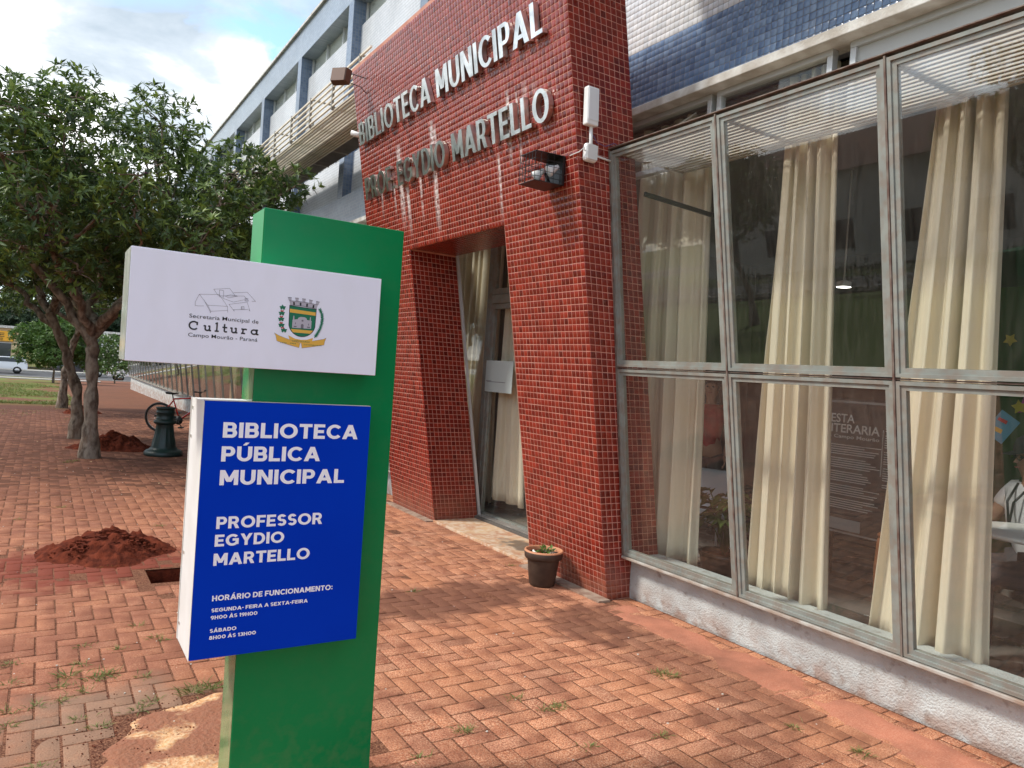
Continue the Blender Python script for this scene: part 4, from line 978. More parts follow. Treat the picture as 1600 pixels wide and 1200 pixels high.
for (x, z) in [(.688, 1.820), (.6868, 1.800), (.6875, 1.779), (.693, 1.762)]:
    for dx in (-.003, .003): bd.append([(x+dx+.0028*math.cos(a), z+.0028*math.sin(a)) for a in [i*PI/4 for i in range(8)]])
flat('coffee_berries', M_PR, bd, .0009)
sp = []; ctr = [(.8195, 1.838), (.8275, 1.822), (.8300, 1.805), (.8285, 1.788), (.8235, 1.770), (.8150, 1.752), (.8060, 1.737)]
for i in range(len(ctr)-1):
    a = Vector(ctr[i]); b = Vector(ctr[i+1]); 
    for q in range(4):
        p = a.lerp(b, q/4); t_ = (a-b).normalized(); n_ = Vector((-t_.y, t_.x))
        for s_ in (-1, 1): sp.append([tuple(p-t_*.003), tuple(p+n_*s_*.007+t_*.005), tuple(p+t_*.003)] if s_ > 0 else [tuple(p+t_*.003), tuple(p+n_*s_*.007+t_*.005), tuple(p-t_*.003)])
flat('laurel_sprig', M_PG, sp, .0006); strokes('sprig_stem', M_PG, [ctr], .002, .0009)
flat('ribbon', M_PY, [[(.6663, 1.7425), (.6715, 1.7345), (.6767, 1.7158), (.7160, 1.7060), (.7536, 1.6983), (.7569, 1.7134), (.7180, 1.7240), (.6833, 1.7345)], [(.7606, 1.7147), (.7643, 1.6980), (.8050, 1.7060), (.8418, 1.7148), (.8435, 1.7260), (.8482, 1.7400), (.8390, 1.7350), (.7999, 1.7250)], [(.7140, 1.7385), (.7205, 1.7220), (.7400, 1.7165), (.7597, 1.7150), (.7800, 1.7165), (.7978, 1.7204), (.8010, 1.7360), (.7800, 1.7280), (.7597, 1.7260), (.7380, 1.7285)]], .0006)
strokes('ribbon_outline', M_PRG, [[(.6663, 1.7425), (.6715, 1.7345), (.6767, 1.7158), (.7160, 1.7060), (.7536, 1.6983), (.7569, 1.7134), (.7180, 1.7240), (.6833, 1.7345), (.6663, 1.7425)], [(.7606, 1.7147), (.7643, 1.6980), (.8050, 1.7060), (.8418, 1.7148), (.8435, 1.7260), (.8482, 1.7400), (.8390, 1.7350), (.7999, 1.7250)]], .0007, .0009)
o = font_text('ribbon_lettering', "CAMPO MOURÃO", .728, .790, 1.7180, .0055, M_PG, .0011, wp, .0)
o = font_text('ribbon_lettering', "1770 - 1903", .690, .742, 1.7090, .0045, M_PG, .0011, wp, .0)
o = font_text('ribbon_lettering', "10 DE OUTUBRO DE 1947", .770, .834, 1.7085, .0042, M_PG, .0011, wp, .0)
for ob in bpy.data.objects:
    if ob.name.startswith(('lettering', 'ribbon_lettering')) and ob.parent == wp and False: pass

# ------------------------------------------------------------------ fittings on the portal
def K(o): return o
fl = empty('floodlight', (2.62, 8.1, 4.82), 0, 'small brown floodlight on two thin arms at the far upper corner of the portal', 'floodlight')
mb = MB(); mb.hexa([(-.10, -.11, -.10), (.02, -.13, -.13), (.02, .13, -.13), (-.10, .11, -.10), (-.06, -.11, .09), (.07, -.13, .09), (.07, .13, .09), (-.06, .11, .09)]); hb = mb.build('housing', M_BRONZE, fl, .008); fl.scale = (.8, .8, .8); fl.rotation_euler = (0, 0, .75)
mb = MB(); mb.hexa([(-.112, -.10, -.105), (-.104, -.10, -.105), (-.104, .10, -.105), (-.112, .10, -.105), (-.072, -.10, .08), (-.064, -.10, .08), (-.064, .10, .08), (-.072, .10, .08)]); mb.build('lens', M('dull_lens', (.16, .09, .06), .2, spec=.7), hb)
mb = MB(); mb.tube([(.05, -.10, .05), (.17, -.25, .03), (.3, -.5, .0)], .006, 6); mb.tube([(.05, -.10, -.08), (.17, -.22, -.10), (.3, -.3, -.2)], .006, 6); mb.build('arm', M_BLK, fl)
pi_ = empty('conduit_stub', (2.93, 8.36, 4.30), 0, 'short white pipe stub poking out at the far edge of the portal', 'pipe')
mb = MB(); mb.tube([(.1, 0, .0), (-.05, .06, .03)], .03, 12); mb.build('pipe', M_PLW, pi_)
# caged lamp
cg = empty('caged_lamp', (3.15, 4.60, 3.17), 0, 'black steel cage with two white bulbs sticking out of the portal near its corner', 'lamp')
mb = MB()
for z in (.12, -.13):
    mb.hexa([(-.30, -.14, z), (.0, -.17, z), (.0, .17, z), (-.30, .14, z), (-.30, -.14, z+.006), (.0, -.17, z+.006), (.0, .17, z+.006), (-.30, .14, z+.006)])
mb.box(-.02, .0, -.17, -.155, -.13, .12); mb.build('housing', M_BLK, cg)
mb = MB(); mb.box(-.004, .004, -.17, .17, -.13, .126); mb.build('back_plate', M_BLK, cg)
mb = MB()
for k in range(6):
    y = -.14+.056*k; mb.bar((-.298, y, -.13), (-.298, y, .12), .004, .004, (0, 1, 0))
for k in range(4):
    z = -.09+.05*k; mb.bar((-.298, -.14, z), (-.298, .14, z), .004, .004); mb.bar((-.298, -.14, z), (0, -.17, z), .004, .004); mb.bar((-.298, .14, z), (0, .17, z), .004, .004)
for k in range(4):
    x = -.24+.07*k; mb.bar((x, -.145, -.13), (x, -.145, .12), .004, .004, (0, 1, 0)); mb.bar((x, .145, -.13), (x, .145, .12), .004, .004, (0, 1, 0))
mb.build('grille', M_BLK, cg)
bulb = [(.0, -.04), (.022, -.035), (.026, 0), (.03, .01), (.045, .045), (.052, .075), (.045, .08), (0, .082)]
for k, (p, d) in enumerate([((-.06, -.10, .02), (-.5, .1, -.3)), ((-.14, .02, -.01), (-.6, .3, -.55))]):
    mb = MB(); mb.lathe(bulb, n=16, cap=False); b = mb.build('bulb', M_PLW, cg); b.location = p; b.rotation_euler = Vector(d).to_track_quat('Z', 'Y').to_euler()
mb = MB(); mb.bar((-.06, -.02, -.12), (-.1, 0, -.01), .025, .02, (0, 1, 0)); mb.build('holder', M_BLK, cg)
an = empty('wireless_antenna', (3.21, 4.337, 3.3), 0, 'upright white rectangular antenna on a short mast beside the portal corner', 'antenna')
mb = MB(); mb.hexa([(-.052, -.085, .16), (.052, -.085, .16), (.052, -.03, .16), (-.052, -.03, .16), (-.062, -.085, .43), (.040, -.085, .43), (.040, -.03, .43), (-.062, -.03, .43)]); h_ = mb.build('housing', M_PLW, an, .010)
mb = MB(); mb.hexa([(-.046, -.089, .195), (.045, -.089, .195), (.045, -.0855, .195), (-.046, -.0855, .195), (-.052, -.089, .415), (.032, -.089, .415), (.032, -.0855, .415), (-.052, -.0855, .415)]); mb.build('front_cover', M('white_plastic_smooth', (.70, .71, .72), .3), h_)
mb = MB(); mb.tube([(.01, -.05, .17), (.022, -.045, .05), (.03, -.03, -.02)], .013, 10); mb.build('mast', M_PLW, an)
jb = empty('junction_box', (3.245, 4.337, 3.285), 0, 'rounded white plastic junction box under the antenna', 'junction box')
mb = MB(); mb.box(-.058, .058, -.055, -.001, -.07, .065); mb.build('box', M_PLW, jb, .028)
mb = MB()
for sx_ in (-.035, .035):
    for sz_ in (-.05, .045): mb.lathe([(.006, 0), (.006, .003), (0, .004)], (sx_, 0, 0), 8)
cg.scale = (.82, .72, .84)
cv = MB(); cv.box(-.045, .045, -.060, -.0555, -.055, .05); cv.build('cover', M('white_plastic_cover', (.7, .7, .68), .4), jb, .012)
mb = MB(); mb.tube([(.05, -.012, -.005), (.12, -.014, -.01), (.20, -.014, -.016)], .008, 8); mb.tube([(-.05, -.03, 0), (-.07, -.05, .02), (-.09, -.02, -.01), (-.12, .05, -.03)], .004, 6); mb.build('cable', M_PLW, jb)
cb = MB(); cb.tube([(3.27, 4.32, 3.42), (3.30, 4.31, 3.37), (3.38, 4.31, 3.36), (3.46, 4.31, 3.40), (3.5, 4.32, 3.395)], .003, 6)
tag(cb.build('data_cable', M('purple_cable', (.12, .08, .2), .5)), 'thin dark purple cable looping from the mast to the window frame', 'cable')

# ------------------------------------------------------------------ pot by the portal
pt2 = empty('flower_pot', (3.47, 4.86, 0.003), 0, 'brown plastic flower pot with a terracotta rim and a small leafy plant, by the portal', 'flower pot')
mb = MB(); mb.lathe([(.0, .0), (.098, .0), (.104, .01), (.125, .18), (.131, .205), (.131, .212), (.147, .214), (.153, .225), (.157, .268), (.152, .275), (.140, .272), (.134, .24), (.128, .22), (.0, .22)], n=40, cap=False); mb.build('pot', M_POT, pt2)
mb = MB(); mb.lathe([(.157, .2685), (.154, .279), (.144, .281), (.1375, .270), (.133, .225)], n=40, cap=False); mb.build('rim', M_POTRIM, pt2)
rs = rough = MB(); rs.lathe([(.0, .245), (.06, .24), (.132, .232)], n=20, cap=False); rs.build('soil', M_SOIL, pt2)
def leaf_tris(p, d, n, ln, w, fold=.25, droop=.2):
    """six-vertex folded leaf"""
    d = d.normalized(); s_ = d.cross(n); s_ = s_.normalized() if s_.length > 1e-4 else d.orthogonal(); u = s_.cross(d)
    m = p+d*ln*.45; t_ = p+d*ln-u*droop*ln
    return [p, m+s_*w/2+u*fold*w/2, t_, m-s_*w/2+u*fold*w/2, m-u*droop*ln*.15]
def leaves_mesh(name, L_, mat, parent=None):
    V = []; F = []; Tn = []
    for (p, d, n, ln, w, dr, ti) in L_:
        b = len(V); V += [tuple(v) for v in leaf_tris(p, d, n, ln, w, .3, dr)]
        F += [(b, b+4, b+1), (b+4, b+2, b+1), (b, b+3, b+4), (b+4, b+3, b+2)]; Tn += [ti]*4
    me = fast_mesh(name, V, F, Tn, True); return link(name, me, mat, parent)
Lv = []
for k in range(26):
    a = random.random()*6.28; r = random.random()*.07; p = Vector((r*math.cos(a)+.02, r*math.sin(a), .24+random.random()*.04)); el = random.uniform(.1, 1.1); b = a+random.gauss(0, .7)
    Lv.append((p, Vector((math.cos(b)*math.cos(el), math.sin(b)*math.cos(el), math.sin(el))), Vector((0, 0, 1)), random.uniform(.04, .075), .028, .25, random.random()))
leaves_mesh('leaves', Lv, M_LEAF2, pt2)
mb = MB()
for k in range(12):
    a = random.random()*6.28; r = .05+random.random()*.06; c = (r*math.cos(a), r*math.sin(a), .25); s_ = .008+random.random()*.006; mb.lathe([(0, -s_), (s_, -s_*.3), (s_*.8, s_*.6), (0, s_)], c, 6, False)
stuff(mb.build('pebbles', M_WFLOW, pt2))

# ------------------------------------------------------------------ bollard
bo = empty('cast_iron_pedestal', (1.76, 13.37, gz(13.37)), 0, 'dark green fluted cast iron lamp pedestal standing on the brick pavement', 'pedestal')
def fl_(k, z): return .06*math.cos(k*PI/2) if .16 < z < .50 else 0
mb = MB(); mb.lathe([(0, 0), (.285, 0), (.295, .015), (.29, .06), (.262, .085), (.225, .10), (.205, .125), (.20, .135)], n=48, cap=False); mb.build('base', M_IRON, bo)
mb = MB(); mb.lathe([(.19, .13), (.185, .16), (.165, .24), (.145, .33), (.133, .42), (.130, .50), (.135, .515)], n=48, cap=False, flute=fl_); mb.build('fluted_shaft', M_IRON, bo)
mb = MB(); mb.lathe([(.13, .51), (.165, .525), (.178, .55), (.165, .575), (.14, .585), (.135, .60)], n=48, cap=False); mb.build('collar', M_IRON, bo)
mb = MB(); mb.lathe([(.137, .595), (.14, .61), (.132, .62), (.132, .69), (.145, .70), (.145, .715), (.134, .72), (.134, .76), (.15, .77), (.15, .79), (.12, .792), (.11, .75), (0, .75)], n=40, cap=False); mb.build('cap', M_IRON, bo)
mb = MB()
for a in (2.6, -.6, .9): mb.tube([(.12*math.cos(a), .12*math.sin(a), .64), (.175*math.cos(a), .175*math.sin(a), .64)], .016, 8)
mb.build('bolt', M_IRON, bo)

# ------------------------------------------------------------------ bicycle
bk = empty('bicycle', (2.23, 17.75, gz(17.75)), math.atan2(-.533, .846), 'red bicycle with black tyres leaning near the glass bay behind the pedestal', 'bicycle')
bk.rotation_euler = (math.radians(3), 0, math.atan2(-.533, .846))
Rw = .325; WB = 1.04
def wheel(x, nm='wheel'):
    mb = MB(); n = 40; tp = [(x+Rw*math.cos(2*PI*k/n), 0, Rw+Rw*math.sin(2*PI*k/n)) for k in range(n+1)]
    tr_ = MB(); tr_.tube([(x+(Rw-.022)*math.cos(2*PI*k/n), 0, Rw+(Rw-.022)*math.sin(2*PI*k/n)) for k in range(n+1)], .024, 8, False); tyre = tr_.build('wheel', M_RUB, bk)
    rm = MB(); rm.tube([(x+(Rw-.052)*math.cos(2*PI*k/n), 0, Rw+(Rw-.052)*math.sin(2*PI*k/n)) for k in range(n+1)], .009, 6, False); rm.build('rim', M_CHR, tyre)
    sk = MB()
    for k in range(28): a = 2*PI*k/28; sk.tube([(x, .03*(-1)**k, Rw), (x+(Rw-.055)*math.cos(a), 0, Rw+(Rw-.055)*math.sin(a))], .0014, 3, False)
    sk.build('spokes', M_CHR, tyre)
    hb = MB(); hb.tube([(x, -.05, Rw), (x, .05, Rw)], .02, 10); hb.build('hub', M_CHR, tyre)
wheel(0); wheel(WB)
bb = (.43, 0, .29); st = (.28, 0, .74); hd1 = (.86, 0, .80); hd0 = (.90, 0, .66); ax = (0, 0, Rw)
mb = MB(); mb.tube([bb, st], .016, 8); mb.tube([st, hd1], .017, 8); mb.tube([bb, hd0], .020, 8); mb.tube([hd0, hd1], .021, 8)
for s_ in (-.035, .035): mb.tube([(bb[0], s_*.6, bb[2]), (0, s_*1.6, Rw)], .010, 6); mb.tube([(st[0], s_*.5, .70), (0, s_*1.6, Rw)], .009, 6)
mb.build('frame', M_REDP, bk)
mb = MB(); 
for s_ in (-.05, .05): mb.tube([(.90, s_, .62), (.935, s_, .5), (WB, s_, Rw)], .014, 6)
mb.tube([(.90, -.05, .62), (.90, .05, .62)], .016, 6); mb.build('fork', M_RUB, bk)
mb = MB(); mb.tube([st, (.255, 0, .86)], .013, 8); mb.build('seat_post', M_RUB, bk)
mb = MB(); mb.add([(.13, -.07, .885), (.13, .07, .885), (.22, .075, .875), (.30, .03, .875), (.40, .012, .885), (.40, -.012, .885), (.30, -.03, .875), (.22, -.075, .875)]+[(.14, -.05, .845), (.14, .05, .845), (.22, .05, .84), (.30, .02, .84), (.40, .008, .865), (.40, -.008, .865), (.30, -.02, .84), (.22, -.05, .84)], [tuple(range(8))[::-1], tuple(range(8, 16))]+[(k, (k+1) % 8, (k+1) % 8+8, k+8) for k in range(8)]); mb.build('saddle', M_RUB, bk)
mb = MB(); mb.tube([hd1, (.845, 0, .90), (.90, 0, .93)], .014, 8); mb.tube([(.86, -.29, .955), (.90, -.10, .93), (.90, .10, .93), (.86, .29, .955)], .011, 8); mb.tube([(.86, -.29, .955), (.88, -.18, .94)], .017, 8); mb.tube([(.86, .29, .955), (.88, .18, .94)], .017, 8); mb.build('handlebar', M_BLK, bk)
mb = MB(); mb.tube([(bb[0], -.06, bb[2]), (bb[0], -.05, bb[2])], .095, 24); mb.tube([(bb[0], -.09, bb[2]), (.52, -.09, .15)], .010, 6); mb.box(.48, .57, -.18, -.09, .135, .16); mb.tube([(bb[0], .09, bb[2]), (.34, .09, .43)], .010, 6); mb.box(.30, .39, .09, .18, .42, .445); mb.build('crank', M_BLK, bk)

# ------------------------------------------------------------------ earth piles
def pile(loc, rx, ry, h, seed, lab, skirt=1.35):
    n, m = 64, 44; V = []; F = []
    for j in range(m+1):
        for i in range(n+1):
            u, v = -1+2*i/n, -1+2*j/m; x, y = u*rx*skirt, v*ry*skirt
            rr = math.sqrt((u*skirt)**2+(v*skirt)**2)
            ang = math.atan2(v, u); rr *= 1+.12*math.sin(ang*3+seed)+.07*math.sin(ang*5+2*seed)
            hh = h*max(0, 1-rr)**.9
            nz_ = noise.fractal(Vector((x*6+seed, y*6, seed)), .9, 2., 5); lump = noise.noise(Vector((x*16, y*16, seed)))
            k = min(1, max(0, (1.05-rr)*3))
            z = hh*(1+.35*nz_)+.030*nz_*k+.034*lump*k+.034*abs(noise.noise(Vector((x*30, y*30, seed+4))))*k-.004-.03*max(0, rr-1.0)
            V.append((x, y, z))
    w = n+1
    for j in range(m):
        for i in range(n): F.append((j*w+i, j*w+i+1, (j+1)*w+i+1, (j+1)*w+i))
    p = empty('earth_pile', (loc[0], loc[1], gz(loc[1])+.002), 0, lab, 'earth pile', 'piles of dug red earth')
    me = fast_mesh('heap', V, F); link('heap', me, M_SOIL, p)
    r = random.Random(seed); mb = MB()
    for k in range(900):
        a = r.random()*6.28; q = abs(r.gauss(0, .55)); x, y = q*rx*math.cos(a), q*ry*math.sin(a); s_ = r.uniform(.004, .022)*(1.25-min(1.05, q)); z = h*max(0, 1-q)*.95+.004
        pts = [(x+s_*r.uniform(-1, 1), y+s_*r.uniform(-1, 1), z+s_*r.uniform(-.5, 1)) for _ in range(6)]
        c = [sum(pp_[t_] for pp_ in pts)/6 for t_ in range(3)]
        V8 = [(c[0]+sx*s_*r.uniform(.6, 1.2), c[1]+sy*s_*r.uniform(.6, 1.2), c[2]+sz*s_*r.uniform(.5, 1)) for sz in (-1, 1) for sx, sy in ((-1, -1), (1, -1), (1, 1), (-1, 1))]
        mb.hexa(V8)
    stuff(mb.build('clods', M_SOIL, p))
pile((.53, 6.80), .50, .40, .17, 3, 'nearest pile of dug red earth on the bricks, left of the blue panel')
pile((1.12, 14.35), .62, .5, .27, 8, 'second pile of dug red earth, behind the nearest tree trunk')
pile((.95, 23.2), .45, .4, .2, 5, 'small far pile of dug red earth beside the tree row')

# ------------------------------------------------------------------ tufts, litter
GP = [(165, 1055), (110, 1057), (189, 1014), (240, 997), (213, 979), (150, 1062), (228, 1057), (133, 1080), (93, 1096), (17, 1038), (127, 1039), (15, 1070), (229, 1102), (215, 1110), (300, 1082), (315, 1078), (330, 1075), (54, 1104), (122, 1125), (10, 1136), (10, 1113), (155, 1137), (94, 1072), (57, 1200), (238, 1095), (168, 886), (30, 812), (95, 793), (250, 822), (290, 715), (105, 720), (118, 718), (256, 1000), (130, 1010),
      (1040, 1055), (1050, 1057), (1028, 1052), (803, 1092), (850, 1110), (866, 1107), (878, 1105), (725, 1143), (722, 1142), (1240, 1137), (1340, 1175), (1350, 1180), (655, 1185), (920, 1168), (797, 884), (645, 925), (1035, 1150)]
def gpt(u, v):
    d = RM @ Vector((u-800, -(v-600), -1167)); t_ = -1.65/d.z; return Vector((d.x*t_, d.y*t_, 0))
GW = [(round(gpt(u, v).x, 3), round(gpt(u, v).y, 3)) for u, v in GP]
Lv = []
for gi, (x, y) in enumerate(GW):
    big = 1.5 if gi in (0, 1, 5, 14, 15, 16, 34, 30, 31) else 1.
    for k in range(int(26*big)):
        a = random.random()*6.28; rr = abs(random.gauss(0, .018*big)); p = Vector((x+rr*math.cos(a)*1.6, y+rr*math.sin(a)*.8, gz(y)-.004)); el = random.uniform(.25, 1.2)
        b = a+random.gauss(0, .8); Lv.append((p, Vector((math.cos(b)*math.cos(el), math.sin(b)*math.cos(el), math.sin(el))), Vector((0, 0, 1)), random.uniform(.018, .05)*big, .0035, .3, random.random()))
tf = leaves_mesh('grass_tufts', Lv, M_GRASS); stuff(tf); tag(tf, 'small green grass tufts growing in the brick joints', 'grass')
Lv = []
for k in range(26000):
    y = 27+random.random()**1.6*17; x = random.uniform(-7, 1.0)
    if noise.noise(Vector((x*.35, y*.25, 1))) < -.08: continue
    el = random.uniform(.4, 1.4); b = random.random()*6.28; Lv.append((Vector((x, y, gz(y)-.02)), Vector((math.cos(b)*math.cos(el), math.sin(b)*math.cos(el), math.sin(el))), Vector((0, 0, 1)), random.uniform(.05, .13), .018, .3, random.random()))
for k in range(3000):
    y = random.uniform(18, 27); x = random.uniform(-4, 1.0)
    if noise.noise(Vector((x*.8, y*.4, 4))) < .12: continue
    el = random.uniform(.4, 1.4); b = random.random()*6.28; Lv.append((Vector((x, y, gz(y)-.01)), Vector((math.cos(b)*math.cos(el), math.sin(b)*math.cos(el), math.sin(el))), Vector((0, 0, 1)), random.uniform(.03, .06), .01, .3, random.random()))
lw = leaves_mesh('lawn_grass', Lv, M_GRASS); stuff(lw); tag(lw, 'thin green lawn grass beside the far tree row', 'grass')
mb = MB(); r = random.Random(11)
for k in range(260):
    x, y = r.uniform(-.3, 3.4), r.uniform(1.6, 12); s_ = r.uniform(.0015, .005); z = gz(y)+s_*.6
    mb.hexa([(x+sx*s_*r.uniform(.6, 1.2), y+sy*s_*r.uniform(.6, 1.2), z+sz*s_*.5) for sz in (-1, 1) for sx, sy in ((-1, -1), (1, -1), (1, 1), (-1, 1))])
g2 = MB()
for k in range(1100):
    if k % 2: x, y = .5+r.gauss(0, .42), 6.75+r.gauss(0, .3)
    else: x, y = .5+r.gauss(0, .2), 3.5+r.gauss(0, .2)
    if HX0-.02 < x < HX1+.02 and HY0-.02 < y < HY1+.02: continue
    s_ = r.uniform(.001, .0032); z = gz(y)+s_*.5
    g2.hexa([(x+sx*s_*r.uniform(.6, 1.2), y+sy*s_*r.uniform(.6, 1.2), z+sz*s_*.5) for sz in (-1, 1) for sx, sy in ((-1, -1), (1, -1), (1, 1), (-1, 1))])
gt = stuff(g2.build('earth_crumbs', M_SOIL)); tag(gt, 'loose crumbs of red earth scattered round the piles and footing', 'earth')
pb = stuff(mb.build('litter_chips', M('pale_chips', (.6, .55, .48), .9))); tag(pb, 'pale mortar chips and petals scattered over the bricks', 'litter')
Lv = []
for k in range(70):
    x, y = r.uniform(-1.2, 2.6), r.uniform(8, 16); b = r.random()*6.28; Lv.append((Vector((x, y, gz(y)+.008)), Vector((math.cos(b), math.sin(b), .05)), Vector((0, 0, 1)), r.uniform(.05, .1), .03, .1, r.random()))
fl2 = leaves_mesh('fallen_leaves', Lv, M('dry_leaf', (.35, .16, .06), .7, tintcol=[(0., (.20, .09, .04)), (.6, (.38, .17, .07)), (1., (.5, .36, .2))])); stuff(fl2); tag(fl2, 'dry fallen leaves on the bricks under the trees', 'leaves')
for (x, y, a, lab) in [(1.45, 6.95, .1, 'thin pale wooden batten lying behind the nearest earth pile')]:
    mb = MB(); mb.box(-.12, .12, -.012, .012, .0, .02); o = mb.build('batten', M('pale_wood', (.5, .33, .2), .8), None); o.location = (.72, 7.02, .003); o.rotation_euler = (0, 0, .0); tag(o, lab, 'batten')

# ------------------------------------------------------------------ trees
def branch(mb, a, b, r0, r1, wob, seed, n=8, seg=7):
    r = random.Random(seed); a = Vector(a); b = Vector(b); P = []; Rr = []
    for i in range(n+1):
        t_ = i/n; o = Vector((r.gauss(0, 1), r.gauss(0, 1), r.gauss(0, .5)))*wob*math.sin(PI*t_)
        P.append(a.lerp(b, t_)+o); Rr.append((r0+(r1-r0)*t_)*(1+r.gauss(0, .05)))
    mb.tube(P, Rr, seg, False); return P
def make_tree(name, lab, cat, loc, trunk, rtrunk, blobs, nros, leafl, mat, seed, inner=.25, group=None, flowers=0, limbs=5, lpr=(6, 9)):
    r = random.Random(seed); t_ = empty(name, loc, 0, lab, cat, group)
    mb = MB(); P = []; Rr = []
    tp = [Vector(p) for p in trunk]
    # swollen irregular trunk
    pts = []
    for i in range(len(tp)-1):
        for k in range(6): pts.append(tp[i].lerp(tp[i+1], k/6)+Vector((r.gauss(0, .008), r.gauss(0, .008), 0)))
    pts.append(tp[-1]); n = len(pts)
    rad = [rtrunk*(1.35-.5*min(1, i/(n*.25)) if i < n*.25 else .85+.15*math.sin(i*1.9))*(1-.25*i/n)*(1+r.gauss(0, .07)) for i in range(n)]
    mb.tube(pts, rad, 12, False)
    tr_ = mb.build('trunk', M_BARK, t_)
    lm = MB(); top = tp[-1]
    bl = sorted(blobs, key=lambda b: r.random()); forks = []
    lo = tp[-1]
    for k in range(limbs):
        c = Vector(bl[k % len(bl)][0]); mid = lo.lerp(c, .5)+Vector((0, 0, r.uniform(-.1, .15)))
        st_ = tp[-2].lerp(tp[-1], r.uniform(.5, 1.))
        p1 = branch(lm, st_, mid, rtrunk*.62, rtrunk*.36, .05, seed+k); forks.append((mid, rtrunk*.36)); branch(lm, mid, c, rtrunk*.36, rtrunk*.12, .06, seed+k+50)
    for k, (c, rb) in enumerate(blobs):
        c = Vector(c); f, fr = min(forks, key=lambda f: (f[0]-c).length); branch(lm, f, c, fr*.5, .012, .07, seed+100+k, 7, 5)
        for q in range(5):
            d = Vector((r.gauss(0, 1), r.gauss(0, 1), r.gauss(.2, .8))).normalized(); branch(lm, c-d*rb*.1, c+d*rb*.9, .012, .004, .03, seed+300+k*7+q, 4, 4)
    lm.build('limbs', M_BARK, t_)
    Lv = []; Fl = []; tot = sum(b[1]**2 for b in blobs)
    for (c, rb) in blobs:
        c = Vector(c); m = int(nros*rb*rb/tot)
        for q in range(m):
            d = Vector((r.gauss(0, 1), r.gauss(0, 1), r.gauss(.12, 1))).normalized(); rr = rb*(r.uniform(.82, 1.08) if r.random() > inner else r.uniform(.35, .85))
            p = c+Vector((d.x*rr, d.y*rr, d.z*rr*.8))
            ax_ = (d*.7+Vector((0, 0, .55))+Vector((r.gauss(0, .3), r.gauss(0, .3), r.gauss(0, .3)))).normalized(); e1 = ax_.orthogonal().normalized(); e2 = ax_.cross(e1); ti = r.random()*.8; nl = r.randint(*lpr)
            if flowers and r.random() < flowers and d.z > -.3: Fl.append(p+ax_*.04)
            for w_ in range(nl):
                a = 2*PI*w_/nl+r.gauss(0, .3); sp_ = r.uniform(.5, 1.3); dd = (ax_*math.cos(sp_)+(e1*math.cos(a)+e2*math.sin(a))*math.sin(sp_)); ln = leafl*r.choice([r.uniform(.45, .8), r.uniform(.7, 1.25)])
                Lv.append((p, dd, ax_, ln, ln*.30, r.uniform(.1, .45), min(.999, ti+r.random()*.2)))
    leaves_mesh('foliage', Lv, mat, t_)
    if Fl:
        mb = MB()
        for p in Fl:
            for k in range(5):
                a = k*1.257+r.random(); d = Vector((math.cos(a), math.sin(a), .2)); s_ = Vector((-math.sin(a), math.cos(a), 0)); mb.add([p, p+d*.025+s_*.014, p+d*.04, p+d*.025-s_*.014], [(0, 1, 2, 3)])
        mb.build('flower', M_FLOW, t_)
    return t_
def crown(cx, cy, R_, zlo, zhi, n, seed, rb=(.42, .72), zf=None):
    r = random.Random(seed); B = []
    tries = 0
    while len(B) < n and tries < 9000:
        tries += 1; a = r.random()*2*PI; q = math.sqrt(r.random())*R_; x, y = cx+q*math.cos(a), cy+q*math.sin(a); zt = zhi-(zhi-zlo)*.32*(q/R_)**2.2; zb = zlo+(zhi-zlo)*.12*(1-(q/R_))
        if zf: zt = min(zt, zf(x))
        b = r.uniform(*rb); z = r.uniform(zb+b*.5, max(zb+b*.5+.01, zt-b*.75))
        if all((Vector((x, y, z))-Vector(c)).length > .52*(b+q2) for c, q2 in B): B.append(((x, y, z), b))
    return B
def zf1(x): return 5.55 if x < 1.45 else 5.55-(x-1.45)*.55
# first tree, in its own coordinates (base at 0)
B1 = crown(.05, -.25, 2.35, 2.55, 5.75, 60, 4, (.40, .64), lambda x: 5.72 if x < .75 else 5.72-(x-.75)*.75)
B1 += [((2.25, -1.2, 4.2), .38), ((2.45, -1.6, 4.35), .30), ((1.9, -1.0, 4.55), .4), ((2.2, -1.3, 3.6), .4), ((1.8, -1.5, 3.2), .4), ((-1.7, -.2, 2.6), .5), ((1.2, -.8, 3.0), .4), ((-.3, -1.2, 2.7), .4), ((-1.0, -1.3, 2.9), .4)]
tr1 = make_tree('tree', 'nearest tree, with a bare mottled trunk, a wide dark crown and purple flowers', 'tree', (.69, 13.04, gz(13)), [(0, 0, -.05), (-.02, 0, .7), (-.05, -.01, 1.5), (-.07, 0, 1.95)], .125, B1, 7300, .128, M_LEAF, 21, .22, 'trees in the row along the pavement', .012, 6)
def dup(o, loc, rz, s, lab, group=None):
    c = copy_tree(o); c.location = loc; c.rotation_euler = (0, 0, rz); c.scale = (s, s, s); c['label'] = lab
    if group: c['group'] = group
    return c
B2 = crown(-.5, .3, 2.1, 2.5, 5.2, 40, 9, (.42, .66))
tr2 = make_tree('tree', 'second tree of the row, its trunk bent to the left', 'tree', (.62, 16.1, gz(16)), [(0, 0, -.05), (-.02, 0, .8), (-.25, 0, 1.6), (-.55, 0, 2.3)], .115, B2, 4000, .135, M_LEAF, 33, .22, 'trees in the row along the pavement', .004, 5)
dup(tr2, (.55, 25.3, gz(25)), 2.2, 1.05, 'third tree of the row, with a thick gnarled trunk', 'trees in the row along the pavement')
